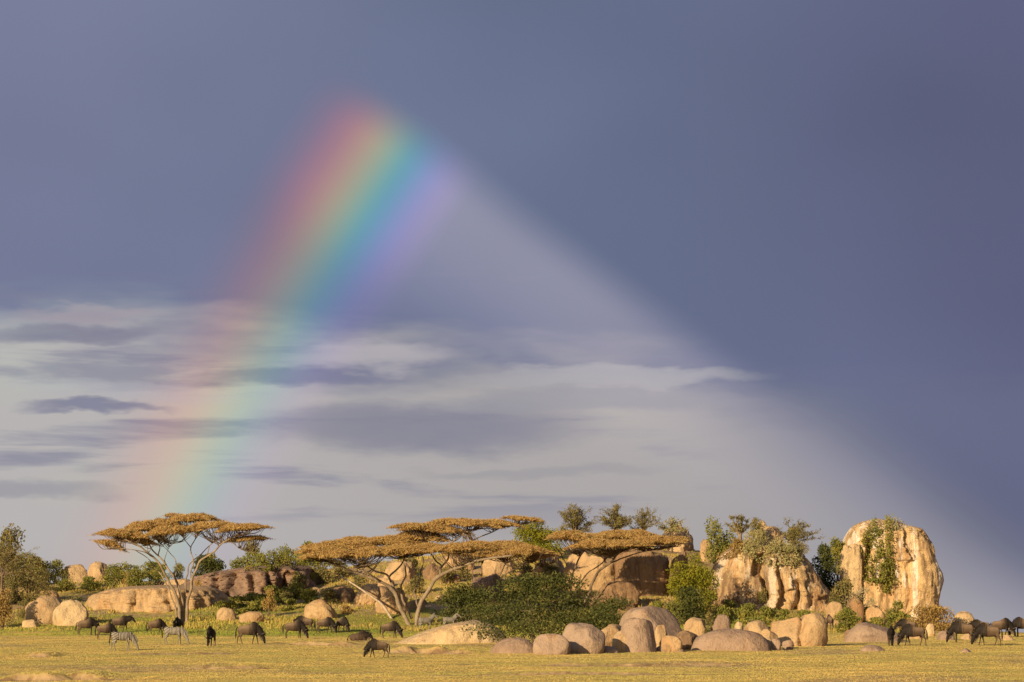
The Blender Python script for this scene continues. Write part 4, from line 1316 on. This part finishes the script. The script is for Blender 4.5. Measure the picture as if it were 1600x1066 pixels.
scrub('ledge_bush', 'dry_bush', [(330, 915, 30, 12, 336), (362, 905, 26, 12, 338), (392, 900, 30, 14, 338), (420, 915, 30, 16, 334), (258, 938, 26, 10, 326), (310, 945, 26, 12, 326), (355, 938, 30, 14, 332), (225, 930, 24, 8, 330), (200, 920, 20, 8, 334), (1130, 868, 26, 16, 330), (1255, 880, 24, 14, 330), (1225, 905, 20, 10, 325), (1310, 905, 26, 20, 330), (1330, 920, 26, 18, 326),
      (420, 965, 24, 14, 316), (540, 960, 26, 14, 316)],
      [(275, 'dry straw coloured tuft growing on the long tan whaleback'), (480, 'dry straw coloured tuft growing on or below the dark grey slab'), (600, 'dry straw coloured tuft beside the leaning pale branch'), (1280, 'dry straw coloured tuft clinging to a ledge of the granite dome'), (9999, 'dry straw coloured tuft in the gully between dome and monolith')], 'dry bushes on the rock ledges', n=900)

# ------------------------------------------------------------------ animals
def chain_bm(bm, pts, rad, sides=10, n=4):
    P = spline([Vector(p) for p in pts], n)
    m = len(P)
    rw = np.interp(np.linspace(0, len(pts) - 1, m), range(len(pts)), [q[0] for q in rad])
    rh = np.interp(np.linspace(0, len(pts) - 1, m), range(len(pts)), [q[1] for q in rad])
    rings = []
    for i, p in enumerate(P):
        t = (P[min(i + 1, m - 1)] - P[max(i - 1, 0)]).normalized()
        side = Vector((0, 1, 0))
        if abs(t.y) > 0.9: side = Vector((1, 0, 0))
        u = t.cross(side).normalized()
        s = u.cross(t).normalized()
        rings.append([bm.verts.new(p + s * math.cos(2 * math.pi * k / sides) * rw[i] + u * math.sin(2 * math.pi * k / sides) * rh[i]) for k in range(sides)])
    for a, b in zip(rings, rings[1:]):
        for k in range(sides):
            bm.faces.new((a[k], a[(k + 1) % sides], b[(k + 1) % sides], b[k]))
    for rg, sg in ((rings[0], -1), (rings[-1], 1)):
        c = bm.verts.new(sum((v.co for v in rg), Vector()) / sides)
        for k in range(sides):
            bm.faces.new((rg[k], rg[(k + 1) % sides], c))


def fuse(bm, name, voxel=0.022):
    bmesh.ops.recalc_face_normals(bm, faces=bm.faces)
    me = bpy.data.meshes.new(name)
    bm.to_mesh(me); bm.free()
    o = bpy.data.objects.new(name, me)
    C.objects.link(o)
    md = o.modifiers.new('r', 'REMESH'); md.mode = 'VOXEL'; md.voxel_size = voxel; md.use_smooth_shade = True
    sm = o.modifiers.new('s', 'SMOOTH'); sm.factor = 0.5; sm.iterations = 2
    dg = bpy.context.evaluated_depsgraph_get()
    res = bpy.data.meshes.new_from_object(o.evaluated_get(dg))
    res.name = name
    bpy.data.objects.remove(o); bpy.data.meshes.remove(me)
    return res


def coat_mat():
    m, nt, bsdf = new_mat('wildebeest_coat', 0.7)
    co = obj_coords(nt)
    sp = nt.nodes.new('ShaderNodeSeparateXYZ'); nt.links.new(co, sp.inputs[0])
    x, z = X(sp.outputs[0]), X(sp.outputs[2])
    oi = nt.nodes.new('ShaderNodeObjectInfo')
    n = nnoise(vscale(nt, co, (5, 5, 5)), 1.0, 4.0, 0.6)
    base = cmix(X(oi.outputs['Random']), (0.062, 0.040, 0.026), (0.115, 0.074, 0.046))
    col = cmix(sstep(-0.1, 0.55, x + (n - 0.5) * 0.3), base, (0.018, 0.013, 0.010))
    col = cmix(sstep(0.85, 1.25, z + (n - 0.5) * 0.3) * sstep(0.45, -0.3, x) * 0.65, col, (0.30, 0.20, 0.115))  # paler back and rump: sunlight from above painted into the coat colour
    st = nnoise(vscale(nt, co, (11, 2, 0.8)), 1.0, 2.0)
    col = cmix(sstep(0.52, 0.62, st) * sstep(-0.2, 0.1, x) * 0.8, col, (0.015, 0.011, 0.009))
    col = cmix(sstep(0.62, 0.42, z) * sstep(0.75, 0.6, x) * 0.5, col, (0.08, 0.05, 0.03))
    nt.links.new(col, bsdf.inputs['Base Color'])
    set_bump(nt, bsdf, n, 0.4, 0.03)
    return m


def plain_mat(name, c, rough=0.7):
    m, nt, bsdf = new_mat(name, rough)
    co = obj_coords(nt)
    n = nnoise(vscale(nt, co, (9, 9, 9)), 1.0, 3.0)
    nt.links.new(cmix(n, tuple(v * 0.7 for v in c), tuple(v * 1.3 for v in c)), bsdf.inputs['Base Color'])
    return m


def zebra_mat():
    m, nt, bsdf = new_mat('zebra_coat', 0.65)
    co = obj_coords(nt)
    sp = nt.nodes.new('ShaderNodeSeparateXYZ'); nt.links.new(co, sp.inputs[0])
    x, z = X(sp.outputs[0]), X(sp.outputs[2])
    w = (nnoise(vscale(nt, co, (2.5, 2.5, 2.5)), 1.0, 2.0) - 0.5) * 3.2
    body = X.op('SINE', x * 60.9 + w + z * 4.0)
    rump = X.op('SINE', z * 58.0 + x * 20.0 + w)
    legs = X.op('SINE', z * 89.9 + w)
    k1 = sstep(-0.15, -0.40, x)
    k2 = sstep(0.68, 0.50, z)
    s = body * (1.0 - k1) + rump * k1
    s = s * (1.0 - k2) + legs * k2
    head = sstep(0.85, 0.95, x)
    s = s * (1.0 - head) + X.op('SINE', z * 95.7 + x * 30.0) * head
    col = cmix(sstep(-0.55, -0.15, s), (0.48, 0.42, 0.33), (0.030, 0.024, 0.020))
    nt.links.new(col, bsdf.inputs['Base Color'])
    return m


M['coat'] = coat_mat()
M['hair'] = plain_mat('dark_hair', (0.020, 0.016, 0.013))
M['horn'] = plain_mat('horn', (0.10, 0.085, 0.07), 0.4)
M['beard'] = plain_mat('beard_hair', (0.16, 0.12, 0.08))
M['zebra'] = zebra_mat()


def fringe(pts, length, down, n, seed, width=0.05):
    """a strip of hair locks along a line"""
    rd = random.Random(seed)
    V = []
    P = spline([Vector(p) for p in pts], 8)
    for i in range(n):
        p = P[int(rd.random() * (len(P) - 1))] + Vector((rd.gauss(0, .015), rd.gauss(0, .03), 0))
        d = (Vector(down) + Vector((rd.gauss(0, .25), rd.gauss(0, .25), rd.gauss(0, .15)))).normalized() * length * rd.uniform(.6, 1.2)
        s = Vector((rd.gauss(0, 1), rd.gauss(0, 1), 0)).normalized() * width
        V.append([p - s, p + s, p + d * 0.6 + s * 0.6, p + d])
    return np_mesh('hair', np.array([[list(q) for q in r_] for r_ in V]), 4)


def make_wildebeest(pose, seed):
    rd = random.Random(seed)
    bm = bmesh.new()
    dz = -0.62 if pose == 'lying' else 0.0
    T = lambda x, y, z: (x, y, z + dz)
    chain_bm(bm, [T(-.76, 0, .95), T(-.62, 0, .93), T(-.3, 0, .92), T(0, 0, .93), T(.3, 0, .97), T(.5, 0, 1.01), T(.66, 0, 1.02)],
             [(.10, .12), (.22, .27), (.27, .31), (.30, .36), (.28, .40), (.22, .36), (.14, .24)], 14)
    chain_bm(bm, [T(-.1, 0, 1.14), T(.15, 0, 1.24), T(.40, 0, 1.33), T(.62, 0, 1.22)], [(.08, .08), (.1, .13), (.11, .15), (.1, .14)], 10)
    if pose in ('graze', 'step'):
        nk = [(.55, 0, 1.06), (.80, 0, .83), (.97, 0, .60), (1.03, 0, .50)]
        hd = [(1.00, 0, .57), (1.07, 0, .40), (1.13, 0, .22), (1.16, 0, .09), (1.165, 0, .05)]
    elif pose == 'up':
        nk = [(.55, 0, 1.1), (.82, 0, 1.16), (1.04, 0, 1.25), (1.1, 0, 1.25)]
        hd = [(1.06, 0, 1.29), (1.2, 0, 1.18), (1.34, 0, 1.02), (1.42, 0, .91), (1.44, 0, .88)]
    elif pose == 'low':
        nk = [(.55, 0, 1.08), (.82, 0, 1.0), (1.02, 0, .9), (1.08, 0, .87)]
        hd = [(1.04, 0, .93), (1.14, 0, .80), (1.22, 0, .64), (1.27, 0, .52), (1.275, 0, .49)]
    else:
        nk = [T(.55, 0, 1.08), T(.78, 0, 1.05), T(.98, 0, 1.02), T(1.04, 0, 1.0)]
        hd = [T(1.0, 0, 1.06), T(1.12, 0, .96), T(1.22, 0, .82), T(1.28, 0, .72), T(1.29, 0, .70)]
    chain_bm(bm, nk, [(.16, .30), (.13, .23), (.115, .18), (.10, .14)], 12)
    chain_bm(bm, hd, [(.085, .10), (.10, .14), (.075, .095), (.07, .075), (.05, .05)], 12)
    fr = [(.48, 0, .86), (.49, 0, .62), (.50, 0, .42), (.49, 0, .38), (.49, 0, .12), (.505, 0, .01)]
    hi = [(-.54, 0, .92), (-.53, 0, .68), (-.66, 0, .44), (-.66, 0, .40), (-.62, 0, .12), (-.60, 0, .01)]
    frr = [(.085, .12), (.062, .075), (.042, .048), (.044, .05), (.030, .032), (.042, .05)]
    hir = [(.10, .18), (.082, .12), (.046, .055), (.044, .05), (.032, .034), (.042, .05)]
    if pose == 'lying':
        for s in (-1, 1):
            chain_bm(bm, [(.45, s * .16, .25), (.62, s * .2, .12), (.74, s * .2, .07), (.55, s * .2, .05), (.42, s * .2, .05)], [(.09, .12), (.06, .07), (.045, .045), (.035, .035), (.04, .04)], 8)
            chain_bm(bm, [(-.5, s * .16, .28), (-.3, s * .24, .16), (-.5, s * .26, .07), (-.3, s * .27, .05), (-.15, s * .27, .05)], [(.11, .17), (.09, .11), (.05, .05), (.036, .036), (.04, .04)], 8)
    else:
        k = 0.16 if pose in ('step', 'up') else 0.05
        for s in (-1, 1):
            f = k * s
            chain_bm(bm, [(p[0] + f * (0.9 - p[2]) * 1.4, s * .13, p[2]) for p in fr], frr, 8)
            f = -k * s
            chain_bm(bm, [(p[0] + f * (0.95 - p[2]) * 1.3, s * .14, p[2]) for p in hi], hir, 8)
    # ears
    h0, h1 = Vector(hd[0]), Vector(hd[1])
    ax = (h1 - h0).normalized()
    for s in (-1, 1):
        e = h0 - ax * 0.0 + Vector((0, s * .07, 0.0))
        chain_bm(bm, [e, e + Vector((-.05, s * .09, .0)), e + Vector((-.09, s * .17, -.03))], [(.022, .03), (.02, .04), (.008, .012)], 6, 3)
    body = fuse(bm, 'body')
    root = empty('wildebeest', (0, 0, 0))
    link('body', body, M['coat'], root)
    # horns: out, down a little, then up and in
    pole = h0 + Vector((0.02, 0, 0.07)) - ax * 0.03
    upv = Vector((-ax.z, 0, ax.x)) if False else (Vector((0, 0, 1)) - ax * ax.z).normalized()
    for s in (-1, 1):
        b = bmesh.new()
        chain_bm(b, [pole + Vector((0, s * .03, 0)), pole + Vector((0, s * .14, 0)) - upv * .02, pole + Vector((0, s * .25, 0)) + upv * .03, pole + Vector((0, s * .27, 0)) + upv * .14, pole + Vector((0, s * .19, 0)) + upv * .22],
                 [(.04, .04), (.034, .034), (.026, .026), (.018, .018), (.006, .006)], 7, 3)
        link('horn', bm_finish(b, 'horn'), M['horn'], root)
    crest = [Vector(q) + Vector((0, 0, 0)) for q in nk]
    top = []
    for i, q in enumerate(crest):
        t = (crest[min(i + 1, 3)] - crest[max(i - 1, 0)]).normalized()
        u = Vector((-t.z, 0, t.x))
        top.append(q + u * [.24, .18, .14, .11][i])
    topb = [T(.30, 0, 1.34)] + [tuple(q) for q in top]
    un = (top[2] - crest[2]).normalized()
    mane = fringe(topb, 0.17, (un.x * 0.5 - 0.25, 0, un.z * 0.5 - 0.15), 130, seed)
    link('mane', mane, M['hair'], root)
    bl = []
    for i, q in enumerate(crest):
        t = (crest[min(i + 1, 3)] - crest[max(i - 1, 0)]).normalized()
        bl.append(tuple(q - Vector((-t.z, 0, t.x)) * [.20, .16, .13, .10][i]))
    link('beard', fringe(bl[1:] + [tuple(Vector(hd[1]) - Vector((.08, 0, .04)))], 0.20, (-.15, 0, -1), 60, seed + 1), M['beard'], root)
    b = bmesh.new()
    if pose == 'lying':
        tl = [T(-.76, 0, 1.08), (-.88, 0, .34), (-.92, .03, .18), (-.98, .06, .05)]
    else:
        tl = [(-.76, 0, 1.08), (-.86, 0, 1.0), (-.89, .02, .8), (-.90, .03, .55), (-.89, .03, .32)]
    nt_ = len(tl)
    chain_bm(b, tl, [(.03, .03), (.028, .028), (.045, .05), (.05, .055), (.012, .012)][:nt_], 8)
    link('tail', bm_finish(b, 'tail'), M['hair'], root)
    return root


def make_zebra(pose, seed):
    bm = bmesh.new()
    chain_bm(bm, [(-.74, 0, 1.0), (-.62, 0, 1.02), (-.35, 0, 1.0), (0, 0, .96), (.3, 0, .98), (.5, 0, 1.0), (.64, 0, 1.0)],
             [(.09, .11), (.22, .25), (.25, .28), (.27, .29), (.25, .29), (.19, .27), (.11, .18)], 14)
    if pose == 'graze':
        nk = [(.50, 0, 1.08), (.76, 0, .84), (.95, 0, .60), (1.02, 0, .50)]
        hd = [(.98, 0, .58), (1.06, 0, .40), (1.14, 0, .20), (1.18, 0, .08), (1.185, 0, .05)]
    else:
        nk = [(.50, 0, 1.1), (.74, 0, 1.3), (.92, 0, 1.46), (.99, 0, 1.5)]
        hd = [(.95, 0, 1.54), (1.08, 0, 1.47), (1.24, 0, 1.34), (1.36, 0, 1.24), (1.38, 0, 1.22)]
    chain_bm(bm, nk, [(.14, .26), (.11, .19), (.09, .15), (.085, .12)], 12)
    chain_bm(bm, hd, [(.075, .09), (.085, .12), (.065, .085), (.06, .065), (.045, .045)], 12)
    fr = [(.46, 0, .86), (.47, 0, .60), (.48, 0, .42), (.47, 0, .38), (.47, 0, .12), (.485, 0, .01)]
    hi = [(-.54, 0, .92), (-.50, 0, .68), (-.64, 0, .46), (-.64, 0, .42), (-.60, 0, .12), (-.58, 0, .01)]
    for s in (-1, 1):
        chain_bm(bm, [(p[0] + .10 * s * (0.9 - p[2]), s * .13, p[2]) for p in fr], [(.085, .12), (.062, .07), (.044, .048), (.045, .05), (.032, .034), (.046, .052)], 8)
        chain_bm(bm, [(p[0] - .12 * s * (0.95 - p[2]), s * .14, p[2]) for p in hi], [(.12, .20), (.09, .13), (.048, .056), (.046, .05), (.034, .036), (.046, .052)], 8)
    h0 = Vector(hd[0])
    for s in (-1, 1):
        e = h0 + Vector((-.02, s * .06, .04))
        chain_bm(bm, [e, e + Vector((-.03, s * .03, .10)), e + Vector((-.02, s * .03, .18))], [(.02, .025), (.022, .04), (.008, .01)], 6, 3)
    root = empty('zebra', (0, 0, 0))
    link('body', fuse(bm, 'body'), M['zebra'], root)
    crest = [Vector(q) for q in nk]
    b = bmesh.new()
    pts = []
    for i, q in enumerate(crest):
        t = (crest[min(i + 1, 3)] - crest[max(i - 1, 0)]).normalized()
        pts.append(tuple(q + Vector((-t.z, 0, t.x)) * [.24, .20, .17, .14][i]))
    chain_bm(b, pts, [(.015, .05), (.02, .08), (.02, .08), (.015, .05)], 8)
    link('mane', bm_finish(b, 'mane'), M['zebra'], root)
    b = bmesh.new()
    chain_bm(b, [(-.74, 0, 1.1), (-.84, 0, 1.0), (-.87, .02, .8), (-.88, .02, .58), (-.87, .02, .42)], [(.03, .03), (.025, .025), (.025, .025), (.05, .05), (.012, .012)], 8)
    link('tail', bm_finish(b, 'tail'), M['hair'], root)
    return root


PROTO = {p: make_wildebeest(p, i) for i, p in enumerate(('graze', 'step', 'up', 'low', 'lying'))}
PROTO['z_graze'] = make_zebra('graze', 31)
PROTO['z_up'] = make_zebra('up', 32)
used = set()


def animal(kind, px, yfeet, heading, label, scale=1.0, D=None, grp=None):
    """heading in degrees: 0 faces right, 90 away from the camera, 180 left, 270 toward it"""
    D = D if D else hit(px, yfeet)
    p = at(px, yfeet, D)
    src = PROTO[kind]
    if kind in used:
        o = copy_tree(src)
    else:
        o = src
        used.add(kind)
    h = R(heading)
    xs = [(p.x + math.cos(h) * lx * scale - math.sin(h) * ly * scale, D + math.sin(h) * lx * scale + math.cos(h) * ly * scale) for lx, ly in ((.5, .13), (.5, -.13), (-.6, .14), (-.6, -.14))]
    gs = [gz(*q) for q in xs]
    front, back = 0.5 * (gs[0] + gs[1]), 0.5 * (gs[2] + gs[3])
    pitch = -math.atan2(front - back, 1.1 * scale)
    o.rotation_euler = (0, pitch, h)
    o.location = (p.x, D, 0.5 * front * 1.09 + 0.5 * back * 0.91 - 0.015 if False else (front * 0.6 + back * 0.5) / 1.1 - 0.015)
    o.scale = (scale * 0.93, scale, scale)
    o['label'] = label
    o['category'] = 'zebra' if kind.startswith('z_') else 'wildebeest'
    o['group'] = grp or ('zebras among the herd' if kind.startswith('z_') else 'grazing wildebeest herd')


animal('low', 134, 993, 15, 'dark wildebeest standing with lowered head in front of the pale egg shaped boulder', 1.0)
animal('graze', 164, 1000, 10, 'tan rumped wildebeest grazing with its head hidden behind a zebra', 0.92)
animal('up', 187, 988, 0, 'wildebeest walking with raised head behind the zebra and tan rumped one', 1.0)
animal('z_graze', 190, 1017, 15, 'zebra grazing alone in the open in front of three wildebeest', 1.0)
animal('step', 243, 992, 20, 'dark wildebeest grazing just behind the rump of a zebra', 0.95)
animal('low', 280, 989, 250, 'wildebeest facing us behind the neck of a grazing zebra', 0.95)
animal('z_graze', 271, 1007, 0, 'zebra grazing in profile below the left acacia trunk', 1.0)
animal('graze', 330, 1010, 262, 'wildebeest grazing head on, alone right of the zebras', 0.98)
animal('step', 388, 1006, 0, 'single wildebeest grazing in profile with a long tail, between two gaps in the herd', 1.1)
animal('graze', 459, 998, -5, 'dark wildebeest grazing in front of a tan one below the pointed rock', 1.05)
animal('low', 477, 988, 165, 'tan wildebeest half hidden behind a dark grazing one', 0.98)
animal('step', 507, 990, -10, 'wildebeest grazing with a pale face left of the smallest one', 0.98)
animal('graze', 534, 988, -50, 'narrow looking wildebeest turned toward us grazing in the upper row', 0.95)
animal('lying', 560, 1001, 0, 'wildebeest lying down in the open grass', 0.95)
animal('graze', 609, 997, -15, 'wildebeest grazing beside the tip of the long whaleback rock', 0.98)
animal('step', 591, 1028, 190, 'dark stocky wildebeest grazing alone out on the plain in front', 0.80)
animal('z_up', 664, 986, 20, 'zebra with raised head at the foot of the largest acacia', 0.92)
animal('z_up', 702, 983, 8, 'zebra standing behind the long whaleback rock', 0.85)
animal('low', 1297, 984, 100, 'dark wildebeest seen from behind beside the split boulder', 0.9)
animal('graze', 1392, 1009, 268, 'wildebeest grazing head on in front of the low grey dome', 1.0)
animal('step', 1429, 1009, 180, 'wildebeest grazing in profile, head toward the grey dome', 1.08)
animal('low', 1419, 993, 175, 'tan backed wildebeest behind the others in front of the brown bush', 0.95)
animal('graze', 1505, 1004, 182, 'dark wildebeest grazing in front of the rounded tan boulder', 1.12)
animal('low', 1534, 996, 180, 'wildebeest standing behind two others on the rise', 1.0)
animal('step', 1545, 1009, 178, 'foremost wildebeest of the cluster on the rise, grazing in stride', 1.12)
animal('step', 1564, 996, 0, 'wildebeest on the rise grazing turned away from the cluster', 1.08)
animal('graze', 1600, 995, 181, 'wildebeest on the rise cut by the picture edge', 1.12)
